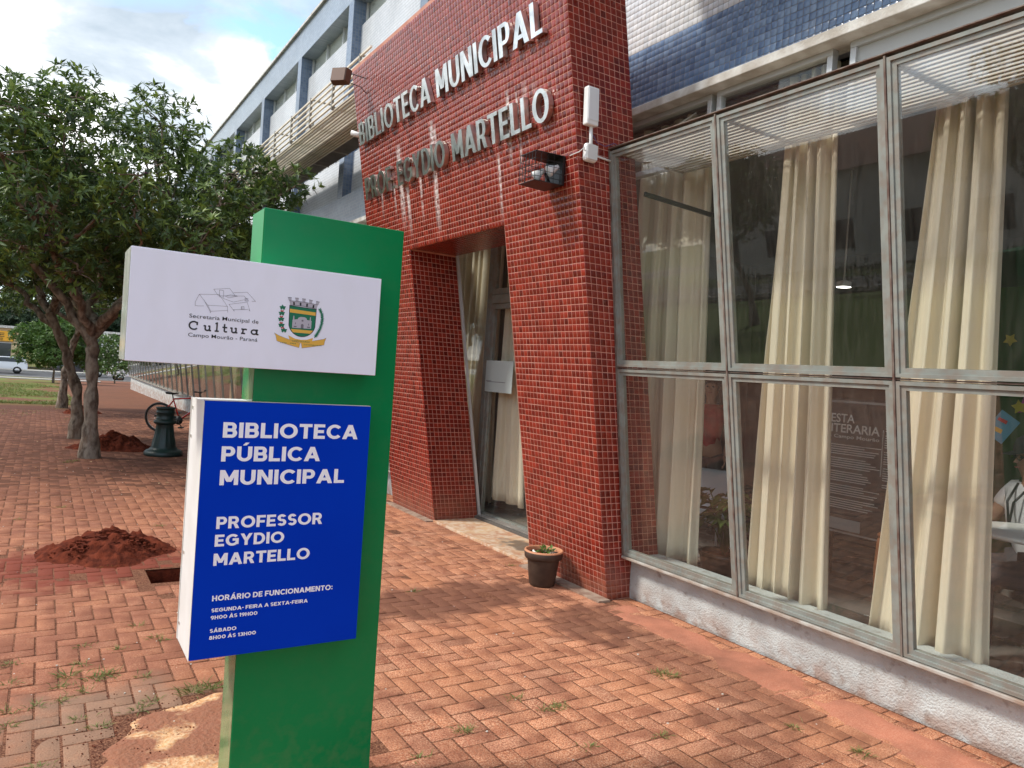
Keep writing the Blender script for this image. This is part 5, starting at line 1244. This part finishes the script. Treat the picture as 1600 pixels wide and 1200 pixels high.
# bright young tree and flowering bush far off
B3 = crown(0, 0, 1.7, .9, 3.9, 26, 12, (.45, .7))
yt = make_tree('tree', 'bright green young tree on the lawn in front of the parked white car', 'tree', (.6, 50, gz(50)), [(0, 0, -.1), (0, 0, .8), (.05, 0, 1.4)], .07, B3, 2600, .22, M_LEAF2, 44, .2, None, 0, 4)
B4 = crown(0, 0, 1.5, .4, 3.6, 22, 17, (.4, .62))
bs = make_tree('flowering_shrub', 'green shrub dotted with white flowers in front of the pickup truck', 'shrub', (4.3, 58, gz(58)), [(0, 0, -.1), (0, 0, .5), (.05, 0, 1.0)], .05, B4, 2000, .17, M_LEAF2, 45, .2, None, 0, 4)
mb = MB(); r = random.Random(3)
for k in range(170):
    c, b = r.choice(B4); d = Vector((r.gauss(0, 1), r.gauss(-.7, 1), r.gauss(.3, 1))).normalized(); p = Vector(c)+d*b*1.08; s_ = .055; mb.add([p+Vector((-s_, 0, 0)), p+Vector((0, -.02, -s_)), p+Vector((s_, 0, 0)), p+Vector((0, 0, s_))], [(0, 1, 2, 3)])
mb.build('blossom', M_WFLOW, bs)
# far background trees
B5 = crown(0, 0, 4.2, 2.0, 9.5, 46, 23, (1.1, 1.8))
bt = make_tree('tree', 'tall dark tree across the street, leftmost in the background', 'tree', (-12.5, 106, -1.1), [(0, 0, -.1), (0, 0, 1.5), (.1, 0, 3.)], .25, B5, 4200, .42, M_LEAF3, 66, .2, 'background trees across the street', 0, 6)
for (x, y, rz, s, lab) in [(-3.2, 104, 1.3, .95, 'dark background tree behind the yellow shop'), (3.5, 106, 2.4, 1.05, 'dark background tree behind the bright young tree'), (9.5, 106, .6, 1.1, 'dark background tree beside the far end of the library'), (-20, 106, 3.3, 1.1, 'dark background tree at the far left of the street')]:
    dup(bt, (x, y, -1.1), rz, s, lab)
# trees across the lawn, west of the pavement (they show in the window reflections)
for k, (x, y, rz, s) in enumerate([(-11, 2.5, .5, 1.1), (-13, 8.5, 2.1, 1.2), (-10.5, 15, 3.7, 1.), (-15, -4, 5., 1.3), (-12.5, 23, 1.2, 1.1), (-13, 32, 2.9, 1.2)]):
    dup(tr2, (x, y, 0), rz, s, ['park tree on the lawn across from the near glass bay', 'larger park tree on the lawn across from the portal', 'park tree on the lawn left of the first pavement tree', 'park tree on the lawn behind the camera', 'park tree on the lawn left of the third pavement tree', 'park tree on the lawn far to the left'][k], 'park trees on the west lawn')

# ------------------------------------------------------------------ street, cars, shops
mb = MB(); mb.add([(-80, 70, -1.09), (60, 70, -1.09), (60, 86, -1.09), (-80, 86, -1.09)], [(0, 1, 2, 3)]); struct(mb.build('street', M_ROAD))
mb = MB(); mb.box(-80, 60, 69.7, 70.0, -1.3, -.93); mb.box(-80, 60, 86, 86.2, -1.3, -.95); struct(mb.build('kerb', M_KERB))
mb = MB(); mb.box(-80, 60, 86.2, 90, -1.3, -.96); struct(mb.build('far_sidewalk', M_KERB))
mb = MB(); mb.box(-5, 3.6, 60.0, 61.3, gz(61)-.03, gz(60)+.03); struct(mb.build('garden_path', M_KERB))
def car(name, lab, loc, rz, paint, kind='hatch'):
    c = empty(name, loc, rz, lab, 'car' if kind != 'pickup' else 'pickup truck', 'cars parked on the far street')
    if kind == 'pickup':
        prof = [(-2.3, .45), (-2.3, .95), (-2.25, 1.02), (-.65, 1.02), (-.6, 1.5), (-.4, 1.6), (.5, 1.6), (.95, 1.1), (1.9, .95), (2.2, .8), (2.25, .45)]
        cab = [(-.55, 1.05), (-.5, 1.48), (-.35, 1.54), (.45, 1.54), (.82, 1.1)]
    elif kind == 'sedan':
        prof = [(-2.2, .4), (-2.2, .85), (-2.05, .98), (-1.5, 1.02), (-.9, 1.4), (-.5, 1.46), (.35, 1.44), (1.05, 1.0), (1.9, .85), (2.15, .7), (2.2, .4)]
        cab = [(-1.4, 1.03), (-.85, 1.36), (-.45, 1.41), (.3, 1.39), (.9, 1.02)]
    else:
        prof = [(-1.95, .4), (-1.98, .8), (-1.85, 1.1), (-1.6, 1.42), (-1.2, 1.48), (.2, 1.46), (.95, 1.02), (1.7, .88), (1.95, .72), (1.98, .4)]
        cab = [(-1.65, 1.05), (-1.45, 1.36), (-1.15, 1.42), (.15, 1.40), (.8, 1.03)]
    def loft(P, w0, w1, zc, mat, nm, parent, out=0):
        mb = MB(); n = len(P); L_ = []
        for sy in (-1, 1):
            for x, z in P:
                t_ = max(0, min(1, (z-zc)/.6)); L_.append((x, sy*(w0+(w1-w0)*t_+out), z))
        F = [tuple(range(n)), tuple(n+k for k in reversed(range(n)))]+[(k, k+n, (k+1) % n+n, (k+1) % n) for k in range(n)]
        mb.add(L_, F); return mb.build(nm, mat, parent, 0 if out else .03)
    bd_ = loft(prof, .85, .66, .95, paint, 'body', c); loft(cab, .85, .66, .95, M_CGL, 'side_glass', bd_, .012)
    mb = MB(); a, b = cab[-2], cab[-1]; mb.add([(a[0]+.07, -.6, a[1]), (a[0]+.07, .6, a[1]), (b[0]+.09, .74, b[1]+.02), (b[0]+.09, -.74, b[1]+.02)], [(0, 1, 2, 3)]); a, b = cab[1], cab[0]; mb.add([(a[0]-.09, -.6, a[1]), (a[0]-.09, .6, a[1]), (b[0]-.09, .74, b[1]+.02), (b[0]-.09, -.74, b[1]+.02)], [(0, 1, 2, 3)]); mb.build('windscreen', M_CGL, bd_)
    wx = 1.35 if kind != 'hatch' else 1.2
    for x in (-wx, wx):
        for sy in (-1, 1):
            mb = MB(); mb.tube([(x, sy*.66, .32), (x, sy*.87, .32)], .32, 20); w_ = mb.build('wheel', M_RUB, c); mb = MB(); mb.tube([(x, sy*.86, .32), (x, sy*.885, .32)], .19, 14); mb.build('rim', M_CHR, w_)
    for sy in (-1, 1):
        mb = MB(); x = prof[0][0]-.01; mb.box(x-.02, x+.03, sy*.7-.12, sy*.7+.12, .68, .86); mb.build('tail_light', M_LAMPR, c)
        mb = MB(); x = prof[-1][0]; mb.box(x-.12, x+.01, sy*.62-.16, sy*.62+.16, .58, .72); mb.build('headlight', M_LAMPW, c)
    mb = MB(); mb.box(prof[0][0]-.035, prof[0][0]-.02, -.25, .25, .5, .6); mb.build('number_plate', M_PRG, c)
    return c
car('parked_car', 'white hatchback parked across the street at the left edge', (-3.0, 79.5, -1.09), PI, M_CARW, 'hatch')
car('parked_car', 'dark grey sedan parked behind the tree trunks', (3.2, 81, -1.09), PI, M_CARD, 'sedan')
car('pickup_truck', 'white pickup truck parked beside the flowering shrub', (7.0, 73.0, -1.09), .1, M_CARW, 'pickup')
def shop(name, lab, x0, x1, y, h, wallm, signm, z0=-.96):
    s = empty(name, ((x0+x1)/2, y, z0), 0, lab, 'shop'); w = (x1-x0)/2
    mb = MB(); mb.box(-w, w, 0, 10, 0, h); wl = mb.build('wall', wallm, s)
    mb = MB(); mb.box(-w-.1, w+.1, -.3, 10.2, h+.002, h+.25); mb.build('roof', M_LEDGE, s)
    mb = MB(); mb.box(-w+.3, w-.3, -.35, -.02, 2.7, h-.3); sg_ = mb.build('sign_board', signm, s)
    n = max(1, int(w*2/3))
    for k in range(n):
        a = -w+.3+(2*w-.6)*k/n; b = -w+.3+(2*w-.6)*(k+1)/n-.2; mb = MB(); mb.box(a, b, -.06, -.005, .1, 2.5); f_ = mb.build('shop_window', M_CGL, s)
        mb = MB(); mb.box(a-.06, a, -.08, -.002, .1, 2.56); mb.box(a, b, -.08, -.002, 2.5, 2.56); mb.build('frame', M_ALU, f_)
    return s, sg_
M_YEL = M('yellow_sign_paint', (.75, .36, .02), .5); M_YW = M('cream_wall_paint', (.55, .42, .25), .8)
s1, g1 = shop('yellow_shop', 'shop with a yellow signboard across the street at the left edge', -13.2, -2.2, 91, 4.0, M_YW, M_YEL)
def shop_text(s, body, x0, x1, z, cap, mat, y=-.36):
    font_text('lettering', body, x0, x1, z, cap, mat, 0, s, .01, to=lambda u, q, d: Vector((x0+u, y, z+q)))
mb = MB()
shop_text(g1, 'E', 3.9, 4.4, 3.1, .4, M_PRK); shop_text(g1, 'F', 4.7, 5.0, 3.2, .35, M_PRK)
mb = MB()
for k in range(4): mb.box(3.85, 4.3, -.365, -.36, 2.76+k*.07, 2.785+k*.07)
mb.build('small_print', M_PRK, g1)
s2, g2 = shop('dark_shop', 'dark fronted shop with white letters across the street behind the trees', 1.0, 13, 91.5, 4.2, M_DARK, M('black_sign_paint', (.02, .02, .025), .5))
shop_text(g2, 'IA DO C', -2.6, .2, 2.95, .5, M_PRW, -.37)
shop('long_street_building', 'long pale building with a low roof across the west lawn', -45, -23, 100, 5., M_YW, M_YEL)
wb = empty('street_house', (-31, 6, 0), 0, 'long white house with a dark roof across the west lawn, seen in the reflections', 'house')
mb = MB(); mb.box(-5, 0, -26, 30, 0, 5.2); mb.build('wall', M('off_white_wall', (.5, .48, .45), .9, alt=(.42, .4, .37), scale=1), wb)
mb = MB(); mb.hexa([(-6, -27, 5.2), (.8, -27, 5.2), (.8, 31, 5.2), (-6, 31, 5.2), (-3.2, -27, 7.4), (-2.8, -27, 7.4), (-2.8, 31, 7.4), (-3.2, 31, 7.4)]); mb.build('roof', M('clay_roof', (.16, .07, .05), .9, alt=(.1, .05, .04), scale=1), wb)
for k in range(14): mb = MB(); mb.box(0, .04, -25+k*4, -23.2+k*4, 1., 2.6); mb.build('window', M_CGL, wb)
mb = MB(); mb.box(-24, -18, -60, 75, -.012, .006); struct(mb.build('side_street', M_ROAD)); mb = MB(); mb.box(-18, -17.8, -60, 69, -.02, .14); struct(mb.build('side_street_kerb', M_KERB))
r = random.Random(8); Lv = []
for k in range(9000):
    y = r.uniform(-14, 40); x = -16.6+r.gauss(0, .22); z = r.uniform(.05, 1.0)+.12*math.sin(y*1.3); d = Vector((r.gauss(0, 1), r.gauss(0, 1), r.gauss(.3, .8))).normalized(); Lv.append((Vector((x, y, z)), d, Vector((0, 0, 1)), .16, .09, .2, r.random()))
hd = empty('hedge', (-16.6, 13, 0), 0, 'dark clipped hedge at the far side of the west lawn', 'hedge'); h_ = leaves_mesh('foliage', Lv, M_LEAF3, hd); h_.matrix_parent_inverse = Matrix.Translation(hd.location).inverted()

# ------------------------------------------------------------------ interior things
def skin_body(name, J, E_, mat, parent, sub=1):
    """J: dict joint -> (xyz, radius)"""
    bm = bmesh.new(); lay = bm.verts.layers.skin.verify(); vs = {}
    for k, (p, r_) in J.items():
        v = bm.verts.new(p); v[lay].radius = (r_, r_) if not isinstance(r_, tuple) else r_; v[lay].use_root = (k == next(iter(J))); vs[k] = v
    for a, b in E_: bm.edges.new((vs[a], vs[b]))
    me = bpy.data.meshes.new(name); bm.to_mesh(me); bm.free()
    tmp = bpy.data.objects.new('tmp', me); COL.objects.link(tmp); m = tmp.modifiers.new('s', 'SKIN'); m.use_smooth_shade = True; s = tmp.modifiers.new('u', 'SUBSURF'); s.levels = sub; s.render_levels = sub
    dg = bpy.context.evaluated_depsgraph_get(); dg.update(); m2 = bpy.data.meshes.new_from_object(tmp.evaluated_get(dg)); bpy.data.objects.remove(tmp)
    m2.name = name; m2.materials.clear(); m2.polygons.foreach_set('use_smooth', [True]*len(m2.polygons)); return link(name, m2, mat, parent)
def hand(J, E_, wrist, root, d, palm_n, tag_):
    d = Vector(d).normalized(); n = Vector(palm_n).normalized(); s = d.cross(n)
    P = Vector(root)
    J[tag_+'palm'] = (tuple(P+d*.05), (.030, .016)); E_.append((wrist, tag_+'palm'))
    for k, (o, ln) in enumerate([(-.028, .062), (-.009, .072), (.010, .068), (.028, .052)]):
        a = P+d*.085+s*o; b = a+d*ln*.55+n*.006; c = b+d*ln*.42+n*.018
        for q, pt_ in enumerate((a, b, c)): J[f'{tag_}f{k}{q}'] = (tuple(pt_), .0085-.001*q)
        E_ += [(tag_+'palm', f'{tag_}f{k}0'), (f'{tag_}f{k}0', f'{tag_}f{k}1'), (f'{tag_}f{k}1', f'{tag_}f{k}2')]
    a = P+d*.03-s*.035+n*.01; b = a+d*.03-s*.018+n*.015; J[tag_+'t0'] = (tuple(a), .011); J[tag_+'t1'] = (tuple(b), .009); E_ += [(tag_+'palm', tag_+'t0'), (tag_+'t0', tag_+'t1')]
def head(parent, c, face, hair_long, hairm=M_HAIR, cap=None, glasses=False):
    c = Vector(c); f = Vector(face).normalized(); s = Vector((0, 0, 1)).cross(f).normalized()
    def P(a, b, z): return c+f*a+s*b+Vector((0, 0, z))
    for sy in (-1, 1):
        mb = MB(); mb.lathe([(0, -.011), (.010, -.006), (.012, 0), (.010, .006), (0, .011)], P(.082, sy*.032, .01), 10, False); mb.build('eye', M_PRK, parent)
        mb = MB(); mb.lathe([(0, -.03), (.012, -.02), (.014, .01), (0, .03)], P(-.005, sy*.082, 0), 8, False); mb.build('ear', M_SKIN, parent)
    mb = MB(); mb.add([P(.088, 0, .02), P(.092, -.014, -.028), P(.118, 0, -.025), P(.092, .014, -.028)], [(0, 1, 2), (0, 2, 3), (1, 3, 2)]); mb.build('nose', M_SKIN, parent)
    mb = MB(); mb.tube([P(.088, -.024, -.055), P(.096, 0, -.057), P(.088, .024, -.055)], .004, 6); mb.build('mouth', M('lips', (.3, .08, .07), .5), parent)
    mb = MB()
    n, m = 18, 12; V = []; F = []
    for j in range(m+1):
        th = PI*.62*j/m
        for i in range(n):
            a = 2*PI*i/n; x, y, z = math.sin(th)*math.cos(a), math.sin(th)*math.sin(a), math.cos(th)
            if x > .45 and z < .45: x = .45
            V.append(P(x*.104-.014, y*.092, z*.122+.015))
    for j in range(m):
        for i in range(n): F.append((j*n+i, j*n+(i+1) % n, (j+1)*n+(i+1) % n, (j+1)*n+i))
    mb.add(V, F, True); mb.build('hair', hairm, parent)
    if hair_long:
        mb = MB()
        for b in (-.075, -.05, -.02, .02, .05, .075): mb.tube([P(-.02-.03*(abs(b) < .06), b, .04), P(-.045, b*1.1, -.1), P(-.02, b*1.35, -.24), P(.01, b*1.3, -.34)], [.035, .035, .03, .012], 8)
        mb.build('long_hair', hairm, parent)
    if cap:
        mb = MB(); mb.lathe([(.104, .03), (.106, .07), (.09, .12), (.05, .145), (0, .15)], c-f*.005, 20, False); mb.add([P(.07, -.075, .045), P(.17, -.05, .03), P(.17, .05, .03), P(.07, .075, .045)], [(0, 1, 2, 3)]); mb.build('cap', cap, parent)
    if glasses:
        mb = MB()
        for sy in (-1, 1): mb.tube([P(.102+.0*k, sy*.034+.024*math.cos(k*PI/5), .01+.018*math.sin(k*PI/5)) for k in range(11)], .0025, 4)
        mb.tube([P(.104, -.012, .012), P(.104, .012, .012)], .0025, 4); mb.build('glasses', M_BLK, parent)
def person_stand(loc, rz, lab):
    p = empty('person', loc, rz, lab, 'person')     # faces +X of its own frame
    J = {'pel': ((0, 0, .93), .125), 'bel': ((0, 0, 1.05), .115), 'ch': ((0, 0, 1.26), .135), 'nk0': ((0, 0, 1.42), .065), 'nk': ((.005, 0, 1.48), .05), 'hd0': ((.02, 0, 1.545), .072), 'hd1': ((.01, 0, 1.615), .092), 'hd2': ((0, 0, 1.66), .075)}
    E_ = [('pel', 'bel'), ('bel', 'ch'), ('ch', 'nk0'), ('nk0', 'nk'), ('nk', 'hd0'), ('hd0', 'hd1'), ('hd1', 'hd2')]
    for s, sy in (('l', 1), ('r', -1)):
        J[s+'sh'] = ((0, sy*.165, 1.37), .058); J[s+'el'] = ((-.03, sy*.225, 1.10), .043); J[s+'wr'] = ((.06, sy*.21, .88), .028)
        J[s+'hp'] = ((0, sy*.09, .86), .10); J[s+'kn'] = ((.02, sy*.10, .48), .062); J[s+'an'] = ((-.01, sy*.10, .09), .042); J[s+'to'] = ((.13, sy*.11, .035), .036)
        E_ += [('ch', s+'sh'), (s+'sh', s+'el'), (s+'el', s+'wr'), ('pel', s+'hp'), (s+'hp', s+'kn'), (s+'kn', s+'an'), (s+'an', s+'to')]
        hand(J, E_, s+'wr', Vector(J[s+'wr'][0]), (.25, 0, -1), (.3, -sy, 0), s)
    skin_body('body', J, E_, M_SKIN, p, 1); head(p, (.005, 0, 1.61), (1, 0, 0), True)
    red = M('red_shirt_cloth', (.42, .03, .03), .85, alt=(.2, .015, .015), scale=8); dk = M('dark_trouser_cloth', (.06, .055, .06), .9)
    J2 = {'a': ((0, 0, .90), .145), 'b': ((0, 0, 1.06), .13), 'c': ((0, 0, 1.26), .15), 'd': ((0, 0, 1.41), .09), 'ls': ((0, .17, 1.375), .072), 'le': ((-.02, .21, 1.19), .062), 'rs': ((0, -.17, 1.375), .072), 're': ((-.02, -.21, 1.19), .062)}
    skin_body('shirt', J2, [('a', 'b'), ('b', 'c'), ('c', 'd'), ('c', 'ls'), ('ls', 'le'), ('c', 'rs'), ('rs', 're')], red, p)
    J3 = {'a': ((0, 0, .94), .135)}; E3 = []
    for s, sy in (('l', 1), ('r', -1)):
        J3[s+'h'] = ((0, sy*.09, .84), .112); J3[s+'k'] = ((.02, sy*.10, .48), .078); J3[s+'n'] = ((-.01, sy*.10, .11), .062); E3 += [('a', s+'h'), (s+'h', s+'k'), (s+'k', s+'n')]
    skin_body('trousers', J3, E3, dk, p)
    for sy in (1, -1): mb = MB(); mb.tube([(-.06, sy*.11, .05), (.05, sy*.11, .05), (.16, sy*.115, .035)], [.05, .05, .038], 10); mb.build('shoe', M_RUB, p)
    return p
person_stand((6.35, 5.88, .06), PI+.55, 'standing woman with long dark hair in a red shirt behind the first pane')
def person_sit(loc, rz, lab):
    p = empty('person', loc, rz, lab, 'person')
    J = {'pel': ((0, 0, .52), .13), 'bel': ((.02, 0, .66), .12), 'ch': ((.06, 0, .90), .14), 'nk0': ((.07, 0, 1.06), .065), 'nk': ((.085, 0, 1.12), .052), 'hd0': ((.11, 0, 1.18), .074), 'hd1': ((.105, 0, 1.25), .094), 'hd2': ((.09, 0, 1.30), .076)}
    E_ = [('pel', 'bel'), ('bel', 'ch'), ('ch', 'nk0'), ('nk0', 'nk'), ('nk', 'hd0'), ('hd0', 'hd1'), ('hd1', 'hd2')]
    for s, sy in (('l', 1), ('r', -1)):
        J[s+'sh'] = ((.06, sy*.19, 1.01), .062); J[s+'el'] = ((.17, sy*.27, .78), .046); J[s+'wr'] = ((.40, sy*.16, .80), .029)
        J[s+'hp'] = ((.05, sy*.10, .50), .10); J[s+'kn'] = ((.46, sy*.13, .50), .068); J[s+'an'] = ((.44, sy*.13, .10), .044); J[s+'to'] = ((.58, sy*.13, .04), .038)
        E_ += [('ch', s+'sh'), (s+'sh', s+'el'), (s+'el', s+'wr'), ('pel', s+'hp'), (s+'hp', s+'kn'), (s+'kn', s+'an'), (s+'an', s+'to')]
        hand(J, E_, s+'wr', Vector(J[s+'wr'][0]), (1, -sy*.3, -.1), (0, 0, -1), s)
    skin_body('body', J, E_, M_SKIN, p, 1); head(p, (.10, 0, 1.245), (1, 0, -.1), False, cap=M('black_cap_cloth', (.012, .012, .014), .8), glasses=True)
    wc = M('white_shirt_cloth', (.7, .7, .72), .85)
    J2 = {'a': ((0, 0, .54), .148), 'b': ((.02, 0, .68), .14), 'c': ((.06, 0, .90), .158), 'd': ((.07, 0, 1.045), .085), 'ls': ((.06, .195, 1.01), .078), 'le': ((.12, .245, .87), .072), 'rs': ((.06, -.195, 1.01), .078), 're': ((.12, -.245, .87), .072)}
    skin_body('shirt', J2, [('a', 'b'), ('b', 'c'), ('c', 'd'), ('c', 'ls'), ('ls', 'le'), ('c', 'rs'), ('rs', 're')], wc, p)
    J3 = {'a': ((0, 0, .50), .14)}; E3 = []
    for s, sy in (('l', 1), ('r', -1)):
        J3[s+'h'] = ((.05, sy*.10, .50), .112); J3[s+'k'] = ((.46, sy*.13, .50), .082); J3[s+'n'] = ((.44, sy*.13, .13), .062); E3 += [('a', s+'h'), (s+'h', s+'k'), (s+'k', s+'n')]
    skin_body('trousers', J3, E3, M('dark_trouser_cloth', (.06, .055, .06), .9), p)
    mb = MB(); mb.tube([(.13, .06, 1.07), (.215, .03, .95), (.215, 0, .80)], .008, 6); mb.tube([(.13, -.06, 1.07), (.215, -.03, .95), (.215, 0, .80)], .008, 6); mb.build('lanyard', M_BLK, p)
    for sy in (1, -1): mb = MB(); mb.tube([(.40, sy*.13, .05), (.5, sy*.13, .05), (.62, sy*.13, .038)], [.05, .05, .038], 10); mb.build('shoe', M_RUB, p)
    return p
person_sit((5.55, 2.24, .10), PI-.55, 'seated man in a white shirt, black cap and glasses at the round table')
st_ = empty('chair', (5.58, 2.22, .06), PI-.55, 'dark chair under the seated man at the round table', 'chair')
mb = MB(); mb.box(-.2, .22, -.2, .2, .37, .41); mb.build('seat', M_DARK, st_); mb = MB(); mb.box(-.24, -.21, -.2, .2, .42, .85); mb.build('backrest', M_DARK, st_)
for sx in (-.18, .2):
    for sy in (-.18, .18): mb = MB(); mb.tube([(sx, sy, 0), (sx, sy, .37)], .013, 6); mb.build('leg', M_BLK, st_)
tb = empty('round_table', (5.0, 2.02, .06), 0, 'round white table at the right edge behind the glass', 'table')
mb = MB(); mb.lathe([(0, .845), (.36, .845), (.375, .855), (.375, .868), (.36, .875), (0, .875)], n=40, cap=False); mb.build('tabletop', M_PLW, tb)
mb = MB(); mb.lathe([(.28, 0), (.28, .02), (.04, .05), (.03, .4), (.03, .845)], n=20); mb.build('pedestal', M_DARK, tb)
bt_ = empty('bottle', (4.93, 1.98, .937), 0, 'small clear spray bottle with a white trigger on the round table', 'bottle')
mb = MB(); mb.lathe([(0, 0), (.032, 0), (.034, .01), (.034, .09), (.014, .12), (.014, .14), (0, .14)], n=16, cap=False); mb.build('body', M_CGL, bt_); mb = MB(); mb.box(-.03, .02, -.012, .012, .14, .165); mb.box(-.045, -.03, -.008, .008, .12, .16); mb.build('trigger', M_PLW, bt_)
ip = empty('potted_plant', (4.72, 4.12, .06), 0, 'leafy green plant in a black pot behind the first pane', 'potted plant')
mb = MB(); mb.lathe([(0, 0), (.15, 0), (.19, .25), (.20, .26), (.20, .29), (.18, .29), (.17, .24), (0, .24)], n=30, cap=False); mb.build('pot', M_BLK, ip)
mb = MB(); mb.lathe([(0, .27), (.175, .255)], n=20, cap=False); mb.build('bark_mulch', M('mulch', (.32, .13, .06), .9, alt=(.15, .06, .03), scale=40, bump=1, bscale=90), ip)
Lv = []; mb = MB(); r = random.Random(5)
for k in range(24):
    a = r.random()*6.28; h_ = r.uniform(.25, .52); q = r.uniform(.05, .22); top = Vector((q*math.cos(a), q*math.sin(a), .26+h_)); mb.tube([(0, 0, .25), top*.5+Vector((0, 0, .22)), top], .005, 5)
    for w_ in range(5):
        b = a+(w_-2)*.6; Lv.append((top, Vector((math.cos(b), math.sin(b), .1)), Vector((0, 0, 1)), r.uniform(.10, .17), .075, .4, r.random()))
mb.build('stem', M_LEAF2, ip); leaves_mesh('leaves', Lv, M_LEAF2, ip)
# poster on an easel-like board
po = empty('poster_board', (6.1, 3.84, .45), 0, 'dark poster headed FESTA LITERARIA with rows of white text behind the second pane', 'poster')
mb = MB(); mb.box(0, .03, -.42, .42, .0, 1.2); b0 = mb.build('board', M('charcoal_poster', (.05, .05, .05), .5), po)
mb = MB(); mb.box(-.006, -.002, -.41, .41, 1.16, 1.18); mb.box(-.006, -.002, -.41, .41, .0, .015); mb.box(-.006, -.002, -.0, .41, .03, .13); b1 = mb.build('border', M('poster_white', (.4, .4, .4), .6), po)
def po_t(body, y0, y1, z, cap, parent=b0): font_text('lettering', body, 0, abs(y1-y0), 0, cap, M('poster_letters', (.8, .8, .78), .6), 0, po, .012, to=lambda u, q, d: Vector((-.005, y0-u, z+q)))
po_t('FESTA', .40, .12, .985, .075); po_t('LITERARIA', .40, -.12, .895, .075); po_t('de Campo Mourão', .40, -.12, .845, .03)
mb = MB(); r = random.Random(2)
for k in range(30):
    z = .78-k*.020
    if k % 6 != 5: mb.box(-.004, -.002, .40-r.uniform(.38, .55), .40, z, z+.006)
    if k % 7 != 6: mb.box(-.004, -.002, -.40+r.uniform(0, .08), -.17, z+.26, z+.266)
mb.box(-.004, -.002, -.152, -.148, .55, .95); mb.build('text_rows', M('poster_letters', (.8, .8, .78), .6), po)
for sy in (-.3, .3): mb = MB(); mb.bar((.05, sy, -.39), (.02, sy, .9), .03, .03, (1, 0, 0)); mb.build('leg', M_BLK, po)
bk2 = empty('wicker_stool', (5.6, 3.24, .06), 0, 'orange brown wicker stool in front of the dark poster', 'stool')
mb = MB(); mb.lathe([(.10, 0), (.12, .1), (.13, .3), (.12, .5), (.11, .54)], n=24, flute=lambda k, z: .03*(k % 2)); mb.build('body', M('wicker', (.30, .11, .04), .7, alt=(.2, .07, .03), scale=30), bk2); mb = MB(); mb.lathe([(0, .541), (.115, .541), (.12, .56), (.10, .575), (0, .58)], n=24, cap=False); mb.build('cushion', M('wicker', (.3, .1, .04)), bk2)
gw = empty('display_wall', (7.4, 2.6, .06), 0, 'green painted display wall with colourful paper cut-outs behind the seated man', 'display wall')
mb = MB(); mb.box(0, .06, -2.6, .9, 0, 2.7); mb.build('board', M('green_felt', (.05, .10, .02), .9, alt=(.035, .07, .015), scale=2), gw)
r = random.Random(4)
for k in range(26):
    y = r.uniform(-2.3, .75); z = r.uniform(1.6, 2.55); s_ = r.uniform(.05, .11); mb = MB(); n = r.choice([5, 6, 4]); a0 = r.random()
    P = [(-.004-.0002*k, y+s_*math.cos(a0+i*PI/n)*(1 if i % 2 else .55), z+s_*math.sin(a0+i*PI/n)*(1 if i % 2 else .55)) for i in range(2*n)]; mb.add(P, [tuple(range(2*n))]); mb.build('paper_flower', M('paper_%s' % ['pink', 'yellow', 'red', 'magenta'][k % 4], [(.5, .08, .2), (.6, .5, .05), (.5, .03, .03), (.45, .05, .3)][k % 4], .7), gw)
pc = empty('hanging_card', (5.9, 2.68, 1.52), .0, 'tilted light blue card with red and yellow print hanging beside the right curtain', 'card')
mb = MB(); a = .6; c_, s_ = math.cos(a), math.sin(a)
mb.add([(0, -.075*c_+.1*s_, -.1*c_-.075*s_), (0, .075*c_+.1*s_, -.1*c_+.075*s_), (0, .075*c_-.1*s_, .1*c_+.075*s_), (0, -.075*c_-.1*s_, .1*c_-.075*s_)], [(0, 3, 2, 1)]); o = mb.build('sheet', M('light_blue_card', (.12, .35, .5), .6), pc); m_ = o.modifiers.new('t', 'SOLIDIFY'); m_.thickness = .002
mb = MB(); mb.add([(-.004, -.03, .02), (-.004, .03, .05), (-.004, .02, .07), (-.004, -.04, .045)], [(0, 3, 2, 1)]); mb.build('print', M_PR, pc); mb = MB(); mb.add([(-.004, 0, -.05), (-.004, .05, -.03), (-.004, .04, .0), (-.004, -.01, -.02)], [(0, 3, 2, 1)]); mb.build('motif', M_PY, pc)
cl = empty('ceiling_lamp', (6.5, 4.44, 2.72), 0, 'small lit round ceiling lamp glowing above the poster', 'lamp')
em = bpy.data.materials.new('lamp_glow'); em.use_nodes = True; e_ = em.node_tree.nodes['Principled BSDF']; e_.inputs['Emission Color'].default_value = (1, .97, .9, 1); e_.inputs['Emission Strength'].default_value = 6
cl.scale = (.62, .62, 1); mb = MB(); mb.lathe([(0, 0), (.09, 0), (.10, .015), (.10, .03)], n=24, cap=False); mb.build('diffuser', em, cl); mb = MB(); mb.lathe([(.11, .0), (.11, .05), (.02, .07), (.012, .1), (.012, 1.13), (0, 1.13)], n=24, cap=False); mb.build('housing', M_PLW, cl)
sk = empty('office_chair', (5.15, 4.75, .06), .4, 'pale blue grey chair behind the potted plant', 'chair')
mb = MB(); mb.box(-.2, .2, -.2, .2, .42, .47); mb.build('seat', M('pale_chair_plastic', (.45, .52, .58), .3), sk); mb = MB(); mb.box(.18, .21, -.2, .2, .5, .85); mb.build('backrest', M('pale_chair_plastic', (.45, .52, .58)), sk)
for sx in (-.18, .18):
    for sy in (-.18, .18): mb = MB(); mb.tube([(sx, sy, 0), (sx, sy, .42)], .012, 6); mb.build('leg', M_CHR, sk)
